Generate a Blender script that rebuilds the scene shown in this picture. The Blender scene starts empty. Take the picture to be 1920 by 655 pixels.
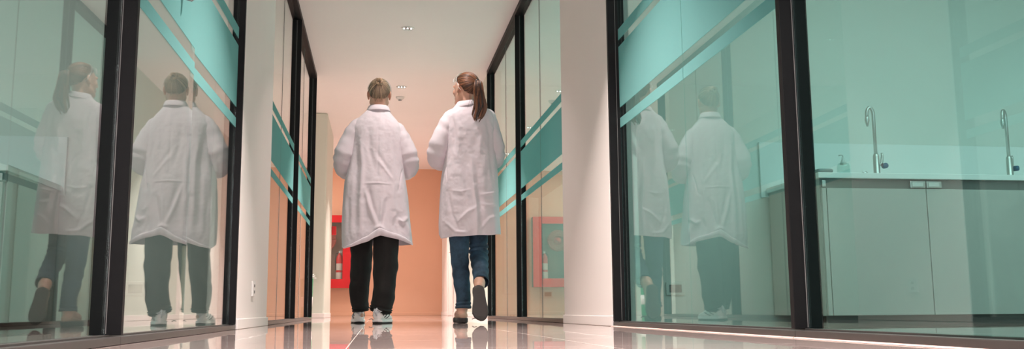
import bpy, bmesh, math, random
import numpy as np
from mathutils import Vector, Matrix, Euler

sc = bpy.context.scene
COL = sc.collection
PI = math.pi

# ------------------------------------------------------------------ camera
YAW, PITCH, ROLL, FPX, CAMH = 0.144906, 0.144609, -0.0079146, 1744.26, 0.086
cd = bpy.data.cameras.new('camera')
cam = bpy.data.objects.new('camera', cd)
COL.objects.link(cam)
cd.sensor_fit = 'HORIZONTAL'
cd.sensor_width = 36.0
cd.lens = FPX / 1920.0 * 36.0
cd.clip_start = 0.02
cd.clip_end = 200
_f = Vector((math.sin(YAW) * math.cos(PITCH), math.cos(YAW) * math.cos(PITCH), math.sin(PITCH)))
_r = Vector((math.cos(YAW), -math.sin(YAW), 0))
_u = _r.cross(_f)
_r2 = math.cos(ROLL) * _r + math.sin(ROLL) * _u
_u2 = -math.sin(ROLL) * _r + math.cos(ROLL) * _u
M = Matrix((_r2, _u2, -_f)).transposed().to_4x4()
M.translation = Vector((0, 0, CAMH))
cam.matrix_world = M
sc.camera = cam

# ------------------------------------------------------------------ world, exposure
w = bpy.data.worlds.new('world')
sc.world = w
w.use_nodes = True
w.node_tree.nodes['Background'].inputs[0].default_value = (0.86, 0.88, 0.92, 1)
w.node_tree.nodes['Background'].inputs[1].default_value = 1.0
sc.view_settings.view_transform = 'Standard'
sc.view_settings.look = 'None'
sc.view_settings.gamma = 1.0
sc.view_settings.use_curve_mapping = False
sc.view_settings.exposure = -0.22
try:
    sc.cycles.use_denoising = True
    sc.cycles.max_bounces = 14
    sc.cycles.diffuse_bounces = 6
    sc.cycles.glossy_bounces = 8
    sc.cycles.transparent_max_bounces = 24
    sc.cycles.transmission_bounces = 8
    sc.cycles.sample_clamp_indirect = 6.0
    sc.cycles.caustics_reflective = False
    sc.cycles.caustics_refractive = False
except Exception:
    pass

CEIL = 2.71
XL, XR = -0.685, 1.18            # corridor side of the glazing posts
GL, GR = -0.728, 1.223           # the glass planes

def area(name, loc, size, power, color, rot=(0, 0, 0), sizey=None, parent=None, spread=None):
    ld = bpy.data.lights.new(name, 'AREA')
    ld.energy = power
    ld.color = color
    ld.size = size
    if sizey:
        ld.shape = 'RECTANGLE'
        ld.size_y = sizey
    if spread:
        ld.spread = spread
    o = bpy.data.objects.new(name, ld)
    o.location = loc
    o.rotation_euler = rot
    COL.objects.link(o)
    if parent:
        o.parent = parent
    return o

WARM = (1.0, 0.88, 0.84)
PEACH = (1.0, 0.66, 0.42)
DAY = (0.86, 1.0, 0.98)
# unseen fill lights added behind the camera to light the coats and ceiling
area('corridor_fill_light', (0.25, -1.6, 2.66), 1.2, 90, (1.0, 0.90, 0.90), sizey=2.6)
area('corridor_end_fill', (0.25, -3.4, 1.2), 1.8, 112, (1.0, 0.89, 0.92), rot=(PI / 2, 0, 0), sizey=2.3)
# unseen fill lights added to brighten the side rooms
area('room_fill_light', (3.4, 3.0, 2.66), 2.2, 66, DAY, sizey=3.0)
area('room_fill_light', (-3.0, 3.0, 2.66), 2.0, 46, DAY, sizey=3.0)
area('room_fill_light', (4.6, 8.2, 2.66), 1.6, 78, DAY, sizey=2.4)
area('room_fill_light', (-3.9, 8.2, 2.66), 1.6, 46, (1, 0.95, 0.88), sizey=2.4)
area('far_room_cool_fill', (5.9, 8.3, 1.4), 3.0, 72, (0.82, 1.0, 1.0), rot=(0, PI / 2, 0), sizey=3.4)  # cool side light added for the coat edges, no window modelled
# unseen warm fill added to light the far end wall
area('lobby_warm_fill', (-1.9, 15.6, 2.66), 0.9, 70, (1.0, 0.86, 0.76), sizey=2.0)

# ------------------------------------------------------------------ material helpers
def nt(name):
    m = bpy.data.materials.new(name)
    m.use_nodes = True
    t = m.node_tree
    for n in list(t.nodes):
        t.nodes.remove(n)
    out = t.nodes.new('ShaderNodeOutputMaterial')
    return m, t, out

def nd(t, kind, **kw):
    n = t.nodes.new(kind)
    for k, v in kw.items():
        if k.startswith('i_'):
            n.inputs[k[2:].replace('_', ' ')].default_value = v
        else:
            setattr(n, k, v)
    return n

def lk(t, a, ao, b, bi):
    t.links.new(a.outputs[ao], b.inputs[bi])

def c4(c):
    return (c[0], c[1], c[2], 1.0)

def mat(name, color, rough=0.5, metal=0.0, noise=0.06, nscale=8.0, bump=0.0, bscale=60.0, spec=0.5, stretch=(1, 1, 1), emit=None, sheen=0.0, coat=0.0):
    """principled with a gentle procedural colour variation and optional bump"""
    m, t, out = nt(name)
    p = nd(t, 'ShaderNodeBsdfPrincipled')
    lk(t, p, 0, out, 0)
    tc = nd(t, 'ShaderNodeTexCoord')
    mp = nd(t, 'ShaderNodeMapping')
    mp.inputs['Scale'].default_value = stretch
    lk(t, tc, 'Object', mp, 0)
    nz = nd(t, 'ShaderNodeTexNoise')
    nz.inputs['Scale'].default_value = nscale
    nz.inputs['Detail'].default_value = 4
    lk(t, mp, 0, nz, 'Vector')
    mx = nd(t, 'ShaderNodeMix', data_type='RGBA')
    mx.inputs[6].default_value = c4([max(0, c * (1 - noise)) for c in color])
    mx.inputs[7].default_value = c4([min(1, c * (1 + noise)) for c in color])
    lk(t, nz, 0, mx, 0)
    t.links.new(mx.outputs[2], p.inputs['Base Color'])
    p.inputs['Roughness'].default_value = rough
    p.inputs['Metallic'].default_value = metal
    p.inputs['Specular IOR Level'].default_value = spec
    if sheen:
        p.inputs['Sheen Weight'].default_value = sheen
    if coat:
        p.inputs['Coat Weight'].default_value = coat
        p.inputs['Coat Roughness'].default_value = 0.05
    if bump:
        n2 = nd(t, 'ShaderNodeTexNoise')
        n2.inputs['Scale'].default_value = bscale
        n2.inputs['Detail'].default_value = 5
        lk(t, mp, 0, n2, 'Vector')
        b = nd(t, 'ShaderNodeBump')
        b.inputs['Strength'].default_value = bump
        b.inputs['Distance'].default_value = 0.01
        lk(t, n2, 0, b, 'Height')
        lk(t, b, 0, p, 'Normal')
    if emit:
        p.inputs['Emission Color'].default_value = c4(emit[0])
        p.inputs['Emission Strength'].default_value = emit[1]
    return m

def glass_mat(name, tint, f0=0.055, rough=0.0):
    """clear architectural glass: tinted straight transmission, Fresnel mirror on each face"""
    m, t, out = nt(name)
    geo = nd(t, 'ShaderNodeNewGeometry')
    dot = nd(t, 'ShaderNodeVectorMath', operation='DOT_PRODUCT')
    lk(t, geo, 'Incoming', dot, 0)
    lk(t, geo, 'Normal', dot, 1)
    ab = nd(t, 'ShaderNodeMath', operation='ABSOLUTE')
    t.links.new(dot.outputs['Value'], ab.inputs[0])
    om = nd(t, 'ShaderNodeMath', operation='SUBTRACT', use_clamp=True)
    om.inputs[0].default_value = 1.0
    lk(t, ab, 0, om, 1)
    pw = nd(t, 'ShaderNodeMath', operation='POWER')
    lk(t, om, 0, pw, 0)
    pw.inputs[1].default_value = 5.0
    ma = nd(t, 'ShaderNodeMath', operation='MULTIPLY_ADD', use_clamp=True)
    lk(t, pw, 0, ma, 0)
    ma.inputs[1].default_value = 1 - f0
    ma.inputs[2].default_value = f0
    tr = nd(t, 'ShaderNodeBsdfTransparent')
    tr.inputs[0].default_value = c4(tint)
    gl = nd(t, 'ShaderNodeBsdfGlossy')
    gl.inputs['Color'].default_value = (1, 1, 1, 1)
    gl.inputs['Roughness'].default_value = rough
    mx = nd(t, 'ShaderNodeMixShader')
    lk(t, ma, 0, mx, 0)
    lk(t, tr, 0, mx, 1)
    lk(t, gl, 0, mx, 2)
    lk(t, mx, 0, out, 0)
    return m

def floor_mat():
    m, t, out = nt('polished beige floor tiles')
    p = nd(t, 'ShaderNodeBsdfPrincipled')
    lk(t, p, 0, out, 0)
    tc = nd(t, 'ShaderNodeTexCoord')
    mp = nd(t, 'ShaderNodeMapping')
    mp.inputs['Location'].default_value = (0.067, 0.22, 0)
    lk(t, tc, 'Object', mp, 0)
    br = nd(t, 'ShaderNodeTexBrick', offset=0.0)
    br.inputs['Scale'].default_value = 1.0
    br.inputs['Brick Width'].default_value = 0.6
    br.inputs['Row Height'].default_value = 0.6
    br.inputs['Mortar Size'].default_value = 0.0016
    br.inputs['Color1'].default_value = (0.44, 0.345, 0.325, 1)
    br.inputs['Color2'].default_value = (0.42, 0.33, 0.31, 1)
    br.inputs['Mortar'].default_value = (0.50, 0.43, 0.39, 1)
    lk(t, mp, 0, br, 'Vector')
    nz = nd(t, 'ShaderNodeTexNoise')
    nz.inputs['Scale'].default_value = 3.0
    nz.inputs['Detail'].default_value = 6
    lk(t, tc, 'Object', nz, 'Vector')
    mx = nd(t, 'ShaderNodeMix', data_type='RGBA', blend_type='MULTIPLY')
    cr = nd(t, 'ShaderNodeValToRGB')
    cr.color_ramp.elements[0].color = (0.86, 0.84, 0.82, 1)
    cr.color_ramp.elements[1].color = (1, 1, 1, 1)
    lk(t, nz, 0, cr, 0)
    mx.inputs[0].default_value = 1.0
    lk(t, br, 'Color', mx, 6)
    lk(t, cr, 0, mx, 7)
    t.links.new(mx.outputs[2], p.inputs['Base Color'])
    rr = nd(t, 'ShaderNodeMapRange')
    rr.inputs['To Min'].default_value = 0.012
    rr.inputs['To Max'].default_value = 0.22
    lk(t, br, 'Fac', rr, 0)
    t.links.new(rr.outputs[0], p.inputs['Roughness'])
    n2 = nd(t, 'ShaderNodeTexNoise')
    n2.inputs['Scale'].default_value = 2.2
    n2.inputs['Detail'].default_value = 2
    lk(t, tc, 'Object', n2, 'Vector')
    b = nd(t, 'ShaderNodeBump')
    b.inputs['Strength'].default_value = 0.05
    b.inputs['Distance'].default_value = 0.01
    lk(t, n2, 0, b, 'Height')
    lk(t, b, 0, p, 'Normal')
    p.inputs['Specular IOR Level'].default_value = 0.55
    return m

def cloth_mat(name, color, trans=0.2, bump=0.14):
    m, t, out = nt(name)
    p = nd(t, 'ShaderNodeBsdfPrincipled')
    p.inputs['Base Color'].default_value = c4(color)
    p.inputs['Roughness'].default_value = 0.8
    p.inputs['Specular IOR Level'].default_value = 0.2
    p.inputs['Sheen Weight'].default_value = 0.1
    tc = nd(t, 'ShaderNodeTexCoord')
    nz = nd(t, 'ShaderNodeTexNoise')
    nz.inputs['Scale'].default_value = 14
    nz.inputs['Detail'].default_value = 6
    nz.inputs['Distortion'].default_value = 1.2
    lk(t, tc, 'Object', nz, 'Vector')
    b = nd(t, 'ShaderNodeBump')
    b.inputs['Strength'].default_value = bump
    b.inputs['Distance'].default_value = 0.012
    lk(t, nz, 0, b, 'Height')
    lk(t, b, 0, p, 'Normal')
    tl = nd(t, 'ShaderNodeBsdfTranslucent')
    tl.inputs[0].default_value = c4(color)
    lk(t, b, 0, tl, 'Normal')
    mx = nd(t, 'ShaderNodeMixShader')
    mx.inputs[0].default_value = trans
    lk(t, p, 0, mx, 1)
    lk(t, tl, 0, mx, 2)
    lk(t, mx, 0, out, 0)
    return m

def film_mat():
    m, t, out = nt('teal frosted film')
    d = nd(t, 'ShaderNodeBsdfDiffuse')
    d.inputs[0].default_value = (0.285, 0.56, 0.545, 1)
    tl = nd(t, 'ShaderNodeBsdfTranslucent')
    tl.inputs[0].default_value = (0.22, 0.58, 0.57, 1)
    tc = nd(t, 'ShaderNodeTexCoord')
    nz = nd(t, 'ShaderNodeTexNoise')
    nz.inputs['Scale'].default_value = 400
    lk(t, tc, 'Object', nz, 'Vector')
    mr = nd(t, 'ShaderNodeMapRange')
    mr.inputs['To Min'].default_value = 0.45
    mr.inputs['To Max'].default_value = 0.6
    lk(t, nz, 0, mr, 0)
    mx = nd(t, 'ShaderNodeMixShader')
    t.links.new(mr.outputs[0], mx.inputs[0])
    lk(t, d, 0, mx, 1)
    lk(t, tl, 0, mx, 2)
    lk(t, mx, 0, out, 0)
    return m

def denim_mat():
    m, t, out = nt('washed blue denim')
    p = nd(t, 'ShaderNodeBsdfPrincipled')
    lk(t, p, 0, out, 0)
    tc = nd(t, 'ShaderNodeTexCoord')
    nz = nd(t, 'ShaderNodeTexNoise')
    nz.inputs['Scale'].default_value = 7
    nz.inputs['Detail'].default_value = 7
    nz.inputs['Roughness'].default_value = 0.65
    lk(t, tc, 'Object', nz, 'Vector')
    cr = nd(t, 'ShaderNodeValToRGB')
    cr.color_ramp.elements[0].position = 0.35
    cr.color_ramp.elements[0].color = (0.008, 0.020, 0.036, 1)
    cr.color_ramp.elements[1].position = 0.72
    cr.color_ramp.elements[1].color = (0.045, 0.11, 0.18, 1)
    lk(t, nz, 0, cr, 0)
    t.links.new(cr.outputs[0], p.inputs['Base Color'])
    p.inputs['Roughness'].default_value = 0.85
    wv = nd(t, 'ShaderNodeTexNoise')
    wv.inputs['Scale'].default_value = 260
    lk(t, tc, 'Object', wv, 'Vector')
    b = nd(t, 'ShaderNodeBump')
    b.inputs['Strength'].default_value = 0.3
    b.inputs['Distance'].default_value = 0.002
    lk(t, wv, 0, b, 'Height')
    lk(t, b, 0, p, 'Normal')
    return m

def hair_mat(name, dark, light, rough=0.38):
    m, t, out = nt(name)
    p = nd(t, 'ShaderNodeBsdfPrincipled')
    lk(t, p, 0, out, 0)
    at = nd(t, 'ShaderNodeAttribute', attribute_name='strand')
    cr = nd(t, 'ShaderNodeValToRGB')
    cr.color_ramp.elements[0].color = c4(dark)
    cr.color_ramp.elements[1].color = c4(light)
    t.links.new(at.outputs['Fac'], cr.inputs[0])
    t.links.new(cr.outputs[0], p.inputs['Base Color'])
    p.inputs['Roughness'].default_value = rough
    p.inputs['Specular IOR Level'].default_value = 0.6
    return m

def skin_mat():
    m, t, out = nt('skin')
    p = nd(t, 'ShaderNodeBsdfPrincipled')
    lk(t, p, 0, out, 0)
    tc = nd(t, 'ShaderNodeTexCoord')
    nz = nd(t, 'ShaderNodeTexNoise')
    nz.inputs['Scale'].default_value = 18
    nz.inputs['Detail'].default_value = 5
    lk(t, tc, 'Object', nz, 'Vector')
    cr = nd(t, 'ShaderNodeValToRGB')
    cr.color_ramp.elements[0].color = (0.56, 0.30, 0.21, 1)
    cr.color_ramp.elements[1].color = (0.70, 0.42, 0.31, 1)
    lk(t, nz, 0, cr, 0)
    t.links.new(cr.outputs[0], p.inputs['Base Color'])
    p.inputs['Roughness'].default_value = 0.5
    p.inputs['Subsurface Weight'].default_value = 0.12
    p.inputs['Subsurface Radius'].default_value = (0.02, 0.008, 0.004)
    p.inputs['Subsurface Scale'].default_value = 0.4
    return m

MT = dict(
    floor=floor_mat(),
    wall=mat('off-white wall paint', (0.80, 0.735, 0.70), 0.6, noise=0.02, nscale=3, bump=0.03, bscale=90),
    wall_mint=mat('off-white wall tinted grey-green', (0.62, 0.66, 0.58), 0.55, noise=0.02, nscale=3, bump=0.03, bscale=90),  # off-white with a slight grey-green tint
    ceiling=mat('matt cream ceiling paint', (0.92, 0.88, 0.86), 0.8, noise=0.02, nscale=2),
    peach=mat('peach wall paint', (0.74, 0.44, 0.30), 0.6, noise=0.03, nscale=3, bump=0.03, bscale=90),
    roomwall=mat('room wall paint', (0.76, 0.79, 0.75), 0.55, noise=0.02, nscale=3),
    frame=mat('dark anodised aluminium frame', (0.0065, 0.006, 0.0065), 0.5, 0.0, noise=0.15, nscale=30, spec=0.14),
    channel=mat('brown-grey floor channel', (0.055, 0.048, 0.045), 0.4, 0.3, noise=0.15, nscale=25),
    glass=glass_mat('teal tinted glass', (0.72, 0.93, 0.90)),
    glassl=glass_mat('clear glass', (0.85, 0.925, 0.905)),
    clear=glass_mat('clear lens plastic', (0.95, 0.97, 0.98), 0.05),
    film=film_mat(),
    seam=mat('silicone joint', (0.10, 0.13, 0.12), 0.3),
    steel=mat('brushed steel', (0.60, 0.60, 0.58), 0.4, 1.0, noise=0.05, nscale=40),
    chrome=mat('chrome', (0.8, 0.82, 0.82), 0.1, 1.0, noise=0.03),
    white=mat('white plastic', (0.72, 0.71, 0.69), 0.35, noise=0.02),
    lamtop=mat('white laminate worktop', (0.88, 0.91, 0.90), 0.3, noise=0.02),
    cab=mat('pale grey cabinet laminate', (0.52, 0.50, 0.47), 0.4, noise=0.03, nscale=20),
    rail=mat('dark grey rail', (0.16, 0.155, 0.15), 0.4),
    grey=mat('grey plastic', (0.25, 0.27, 0.27), 0.4),
    red=mat('signal red enamel', (0.60, 0.006, 0.012), 0.35, noise=0.04),
    reddark=mat('red rubber hose', (0.32, 0.045, 0.03), 0.5, noise=0.1),
    cabin=mat('cabinet interior', (0.20, 0.13, 0.10), 0.6),
    label=mat('paper label', (0.62, 0.58, 0.52), 0.6, noise=0.05, nscale=60),
    black=mat('black plastic', (0.02, 0.02, 0.022), 0.35),
    soleb=mat('black rubber sole', (0.035, 0.032, 0.032), 0.6, noise=0.2, nscale=60),
    soleg=mat('grey-brown rubber sole', (0.060, 0.053, 0.050), 0.65, noise=0.15, nscale=40),
    green=mat('green plastic', (0.03, 0.30, 0.14), 0.4),
    blue=mat('blue plastic', (0.03, 0.12, 0.22), 0.4),
    coat=cloth_mat('white lab coat cotton', (0.90, 0.825, 0.865)),
    trousers=mat('black cotton twill', (0.015, 0.0145, 0.014), 0.8, noise=0.4, nscale=5, bump=0.5, bscale=9, spec=0.3),
    denim=denim_mat(),
    denimhem=mat('dark denim hem', (0.035, 0.06, 0.09), 0.85, noise=0.3, nscale=60),
    stitch=mat('tan stitching', (0.42, 0.30, 0.20), 0.8),
    skin=skin_mat(),
    blonde=hair_mat('ash blonde hair', (0.06, 0.038, 0.024), (0.62, 0.44, 0.29)),
    brown=hair_mat('chestnut hair', (0.020, 0.007, 0.0035), (0.31, 0.125, 0.055), 0.42),
    lip=mat('lip', (0.48, 0.17, 0.14), 0.4),
    eye=mat('eye white', (0.75, 0.74, 0.72), 0.15),
    iris=mat('iris', (0.05, 0.035, 0.025), 0.15),
    sneaker=mat('white sneaker leather', (0.90, 0.855, 0.84), 0.45, noise=0.05, nscale=30),
    sneakergrey=mat('silver mesh', (0.66, 0.67, 0.69), 0.5, noise=0.1, nscale=80),
    beige=mat('beige suede', (0.50, 0.33, 0.24), 0.7, noise=0.1, nscale=40),
    bulb=mat('lit bulb', (1, 1, 1), 0.4, emit=((1.0, 0.93, 0.85), 14.0)),
    soap=glass_mat('clear bottle plastic', (0.80, 0.90, 0.88), 0.06, 0.05),
    sealant=mat('pale pink sealant', (0.62, 0.42, 0.36), 0.6, noise=0.2, nscale=40),
    dark_line=mat('dark thread', (0.08, 0.07, 0.08), 0.8),
)

# ------------------------------------------------------------------ mesh helpers
def obj(name, verts, faces, material, parent=None, smooth=True, attrs=None):
    me = bpy.data.meshes.new(name)
    me.from_pydata([tuple(map(float, v)) for v in verts], [], [tuple(int(i) for i in f) for f in faces])
    me.materials.append(material)
    if smooth:
        me.polygons.foreach_set('use_smooth', [True] * len(me.polygons))
    if attrs is not None:
        a = me.attributes.new('strand', 'FLOAT', 'POINT')
        a.data.foreach_set('value', np.asarray(attrs, dtype=np.float32))
    me.update()
    o = bpy.data.objects.new(name, me)
    COL.objects.link(o)
    if parent is not None:
        o.parent = parent
    return o

class MB:
    """collects simple solids into one mesh"""
    def __init__(s):
        s.v, s.f = [], []

    def add(s, v, f):
        b = len(s.v)
        s.v += [tuple(p) for p in v]
        s.f += [tuple(i + b for i in q) for q in f]
        return s

    def box(s, x0, x1, y0, y1, z0, z1, bev=0.0):
        if bev <= 0:
            v = [(x, y, z) for z in (z0, z1) for y in (y0, y1) for x in (x0, x1)]
            f = [(0, 2, 3, 1), (4, 5, 7, 6), (0, 1, 5, 4), (2, 6, 7, 3), (0, 4, 6, 2), (1, 3, 7, 5)]
            return s.add(v, f)
        bm = bmesh.new()
        bmesh.ops.create_cube(bm, size=1.0)
        for q in bm.verts:
            q.co = Vector(((x0 + x1) / 2 + q.co.x * (x1 - x0), (y0 + y1) / 2 + q.co.y * (y1 - y0), (z0 + z1) / 2 + q.co.z * (z1 - z0)))
        bev = min(bev, 0.45 * min(abs(x1 - x0), abs(y1 - y0), abs(z1 - z0)))
        bmesh.ops.bevel(bm, geom=bm.edges[:], offset=bev, segments=2, affect='EDGES', profile=0.5)
        bm.verts.index_update()
        s.add([q.co[:] for q in bm.verts], [[q.index for q in fc.verts] for fc in bm.faces])
        bm.free()
        return s

    def lathe(s, prof, c=(0, 0, 0), axis='z', n=24):
        b = []
        for r, h in prof:
            for k in range(n):
                a = 2 * PI * k / n
                p = (r * math.cos(a), r * math.sin(a), h)
                if axis == 'x':
                    p = (h, p[0], p[1])
                elif axis == 'y':
                    p = (p[0], h, p[1])
                b.append((p[0] + c[0], p[1] + c[1], p[2] + c[2]))
        f = []
        for i in range(len(prof) - 1):
            for k in range(n):
                f.append((i * n + k, i * n + (k + 1) % n, (i + 1) * n + (k + 1) % n, (i + 1) * n + k))
        f.append(tuple(range(n - 1, -1, -1)))
        f.append(tuple((len(prof) - 1) * n + k for k in range(n)))
        return s.add(b, f)

    def tube(s, pts, rad, n=8, cap=True):
        v, f = tube_arrays(pts, rad, n, cap)
        return s.add(v, f)

    def build(s, name, material, parent=None, smooth=False):
        o = obj(name, s.v, s.f, material, parent, smooth)
        bm = bmesh.new()
        bm.from_mesh(o.data)
        bmesh.ops.recalc_face_normals(bm, faces=bm.faces[:])
        bm.to_mesh(o.data)
        bm.free()
        if smooth:
            try:
                o.data.polygons.foreach_set('use_smooth', [True] * len(o.data.polygons))
            except Exception:
                pass
        return o

def tube_arrays(pts, rad, n=8, cap=True):
    P = np.array(pts, float)
    m = len(P)
    R = np.full(m, rad) if np.isscalar(rad) else np.array(rad, float)
    T = np.gradient(P, axis=0)
    T /= np.linalg.norm(T, axis=1)[:, None] + 1e-12
    up = np.array([0, 0, 1.0]) if abs(T[0][2]) < 0.9 else np.array([1.0, 0, 0])
    N = []
    prev = np.cross(T[0], up)
    prev /= np.linalg.norm(prev)
    for i in range(m):
        q = prev - T[i] * prev.dot(T[i])
        q /= np.linalg.norm(q) + 1e-12
        N.append(q)
        prev = q
    N = np.array(N)
    B = np.cross(T, N)
    a = np.arange(n) * 2 * PI / n
    V = P[:, None, :] + R[:, None, None] * (np.cos(a)[None, :, None] * N[:, None, :] + np.sin(a)[None, :, None] * B[:, None, :])
    F = []
    for i in range(m - 1):
        for k in range(n):
            F.append((i * n + k, i * n + (k + 1) % n, (i + 1) * n + (k + 1) % n, (i + 1) * n + k))
    if cap:
        F.append(tuple(range(n - 1, -1, -1)))
        F.append(tuple((m - 1) * n + k for k in range(n)))
    return V.reshape(-1, 3).tolist(), F

def tag(o, label=None, cat=None, group=None, kind=None):
    if label:
        o['label'] = label
    if cat:
        o['category'] = cat
    if group:
        o['group'] = group
    if kind:
        o['kind'] = kind
    return o

def empty(name, loc=(0, 0, 0), rz=0.0, parent=None):
    o = bpy.data.objects.new(name, None)
    o.empty_display_size = 0.1
    o.location = loc
    o.rotation_euler = (0, 0, rz)
    COL.objects.link(o)
    if parent:
        o.parent = parent
    return o

def struct(name, mb, m, label=None, smooth=False):
    o = mb.build(name, m, None, smooth)
    o['kind'] = 'structure'
    if label:
        o['label'] = label
    return o

# ------------------------------------------------------------------ room shell
YB = -3.5
struct('floor', MB().box(-5.2, 6.4, YB, 18.2, -0.1, 0.0), MT['floor'], 'polished beige tiled floor reflecting the corridor')
struct('ceiling', MB().box(-5.2, 6.4, YB, 18.2, CEIL, CEIL + 0.1), MT['ceiling'], 'cream plaster ceiling')
# corridor wall piers (flush with the glazing posts)
struct('wall_left', MB().box(-0.83, XL, 4.812, 6.12, 0, CEIL, 0.004), MT['wall'], 'white pier between the two glazed screens on the left')
struct('wall_right', MB().box(XR, 1.33, 4.612, 5.835, 0, CEIL, 0.004), MT['wall'], 'white pier between the two glazed screens on the right')
struct('wall_far', MB().box(-3.2, 1.3, 17.3, 17.45, 0, CEIL), MT['peach'], 'peach end wall of the corridor')
struct('wall_far_left', MB().box(-3.0, -0.667, 12.4, 14.1, 0, CEIL, 0.02), MT['wall_mint'], 'pale pier at the lobby corner')
struct('wall_far_right', MB().box(1.2, 1.34, 9.97, 12.6, 0, CEIL), MT['wall_mint'], 'pale wall piece past the right glazing')
struct('wall_lobby_right', MB().box(1.2, 1.34, 12.6, 17.3, 0, CEIL), MT['wall'], 'cream wall before the end wall')
struct('wall_lobby_left', MB().box(-3.2, -3.05, 12.4, 17.3, 0, CEIL), MT['wall'])
struct('wall_alcove', MB().box(-1.35, -1.2, 10.37, 12.4, 0, CEIL), MT['wall'])
# side rooms
struct('wall_room_right_back', MB().box(1.29, 6.2, 5.9, 6.05, 0, CEIL), MT['roomwall'], 'back wall of the right laboratory')
struct('wall_room_right_side', MB().box(6.05, 6.2, YB, 10.8, 0, CEIL), MT['roomwall'])
struct('wall_room_right_far', MB().box(1.34, 6.2, 10.6, 10.75, 0, CEIL), MT['roomwall'])
struct('wall_room_left_back', MB().box(-5.0, -0.84, 6.15, 6.3, 0, CEIL), MT['roomwall'], 'back wall of the left laboratory')
struct('wall_room_left_side', MB().box(-5.0, -4.85, YB, 10.4, 0, CEIL), MT['roomwall'])
struct('wall_room_left_far', MB().box(-5.0, -0.83, 10.37, 10.5, 0, CEIL), MT['roomwall'])

def base(name, x0, x1, y0, y1, h=0.052):
    return struct(name, MB().box(x0, x1, y0, y1, 0, h, 0.003), MT['peach'] if name == 'baseboard_far' else MT['wall'])
base('baseboard_left', -0.7, XL + 0.009, 4.806, 6.126)
base('baseboard_right', XR - 0.009, 1.2, 4.606, 5.841)
base('baseboard_far', -3.05, 1.19, 17.285, 17.3, 0.055)
base('baseboard_far_left', -1.2, -0.66, 12.388, 14.106, 0.06)
base('baseboard_far_right', 1.188, 1.2, 9.97, 17.28, 0.06)

# door frame in the cream wall before the end wall
d = MB()
d.box(1.176, 1.2, 14.6, 14.68, 0, 2.1, 0.004).box(1.176, 1.2, 15.55, 15.63, 0, 2.1, 0.004).box(1.176, 1.2, 14.6, 15.63, 2.05, 2.13, 0.004)
dr = struct('door_1', MB().box(1.186, 1.2, 14.68, 15.55, 0.01, 2.05, 0.003), MT['wall'], 'cream door in the right wall near the end')
dfr = d.build('door_frame', MT['wall'], dr)
MB().tube([(1.185, 14.76, 1.0), (1.15, 14.76, 1.0), (1.15, 14.88, 1.0)], 0.009, 10).build('door_handle', MT['steel'], dr, True)

# ------------------------------------------------------------------ glazed screens
BANDS = [(1.012, 1.062), (1.118, 1.44), (1.477, 1.535)]

def screen(name, side, y0, y1, seams, posts, gm, label, skew=None, bands=True):
    """side -1 left, +1 right; y0..y1 glazed run; posts: near-face Y of each post"""
    root = empty(name, ((XL if side < 0 else XR), y0, 0))
    tag(root, label, None, None, 'structure')
    X = XL if side < 0 else XR
    G = GL if side < 0 else GR
    def xr(a, b):
        lo, hi = X + side * a, X + side * b
        return (min(lo, hi), max(lo, hi))
    def put(mb, nm, m, parent=root, smooth=False):
        o = mb.build(nm, m, None, smooth)
        o.parent = parent
        o.matrix_parent_inverse = Matrix.Translation(-Vector(root.location)) if parent is root else Matrix.Identity(4)
        return o
    for k, py in enumerate(posts):
        mb = MB()
        a, b = xr(0.0, 0.088)
        mb.box(a, b, py, py + 0.024, 0.026, CEIL - 0.045, 0.0015)
        a, b = xr(0.0385, 0.0405)
        put(mb, 'post', MT['frame'])
        put(MB().box(a, b, py - 0.002, py, 0.03, CEIL - 0.05), 'gasket', MT['rail'])
    a, b = xr(0.0, 0.088)
    put(MB().box(a, b, y0, y1, CEIL - 0.047, CEIL - 0.001, 0.002), 'header', MT['frame'])
    mb = MB()
    mb.box(a, b, y0, y1, 0.001, 0.022, 0.002)
    a2, b2 = xr(0.030, 0.058)
    mb.box(a2, b2, y0, y1, 0.020, 0.027, 0.001)
    put(mb, 'floor_channel', MT['channel'])
    # panes between posts and seams
    cuts = sorted([y0 + 0.002] + list(seams) + [y1 - 0.002] + [p for p in posts if y0 + 0.1 < p < y1 - 0.1])
    for i in range(len(cuts) - 1):
        c0, c1 = cuts[i], cuts[i + 1]
        if c0 in posts:
            c0 += 0.024
        pa = c0 + 0.0022
        pb = c1 - 0.0022
        if any(abs(c1 - p) < 0.2 and c1 >= p for p in posts) and c1 == cuts[-1]:
            pb = min(p for p in posts if abs(c1 - p) < 0.2) - 0.002
        bands_here = []
        pane = MB().box(G - 0.00125, G + 0.00125, pa, pb, 0.026, CEIL - 0.048)
        sk = 0.0
        for (q_, a_, pv_) in (skew or ()):
            if abs(c0 - q_) < 0.05:
                sk, pv = a_, pv_
        po = pane.build('pane', gm)
        po.parent = root
        po.matrix_parent_inverse = Matrix.Translation(-Vector(root.location))
        if sk:
            R = Matrix.Translation((G, pv, 0)) @ Matrix.Rotation(-sk, 4, 'Z') @ Matrix.Translation((-G, -pv, 0))
            po.data.transform(R)
        if bands:
            for (z0, z1) in BANDS:
                bx = (G - 0.0026, G - 0.0016) if side > 0 else (G + 0.0016, G + 0.0026)   # film on the corridor face
                bo = MB().box(bx[0], bx[1], pa + 0.001, pb - 0.001, z0, z1).build('frosted_band', MT['film'])
                if sk:
                    bo.data.transform(R)
                bo.parent = root
                bo.matrix_parent_inverse = Matrix.Translation(-Vector(root.location))
    for s in seams:
        if skew:
            continue
        put(MB().box(G - 0.003, G + 0.003, s - 0.0016, s + 0.0016, 0.027, CEIL - 0.05), 'joint', MT['seam'])
    return root, put

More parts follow.
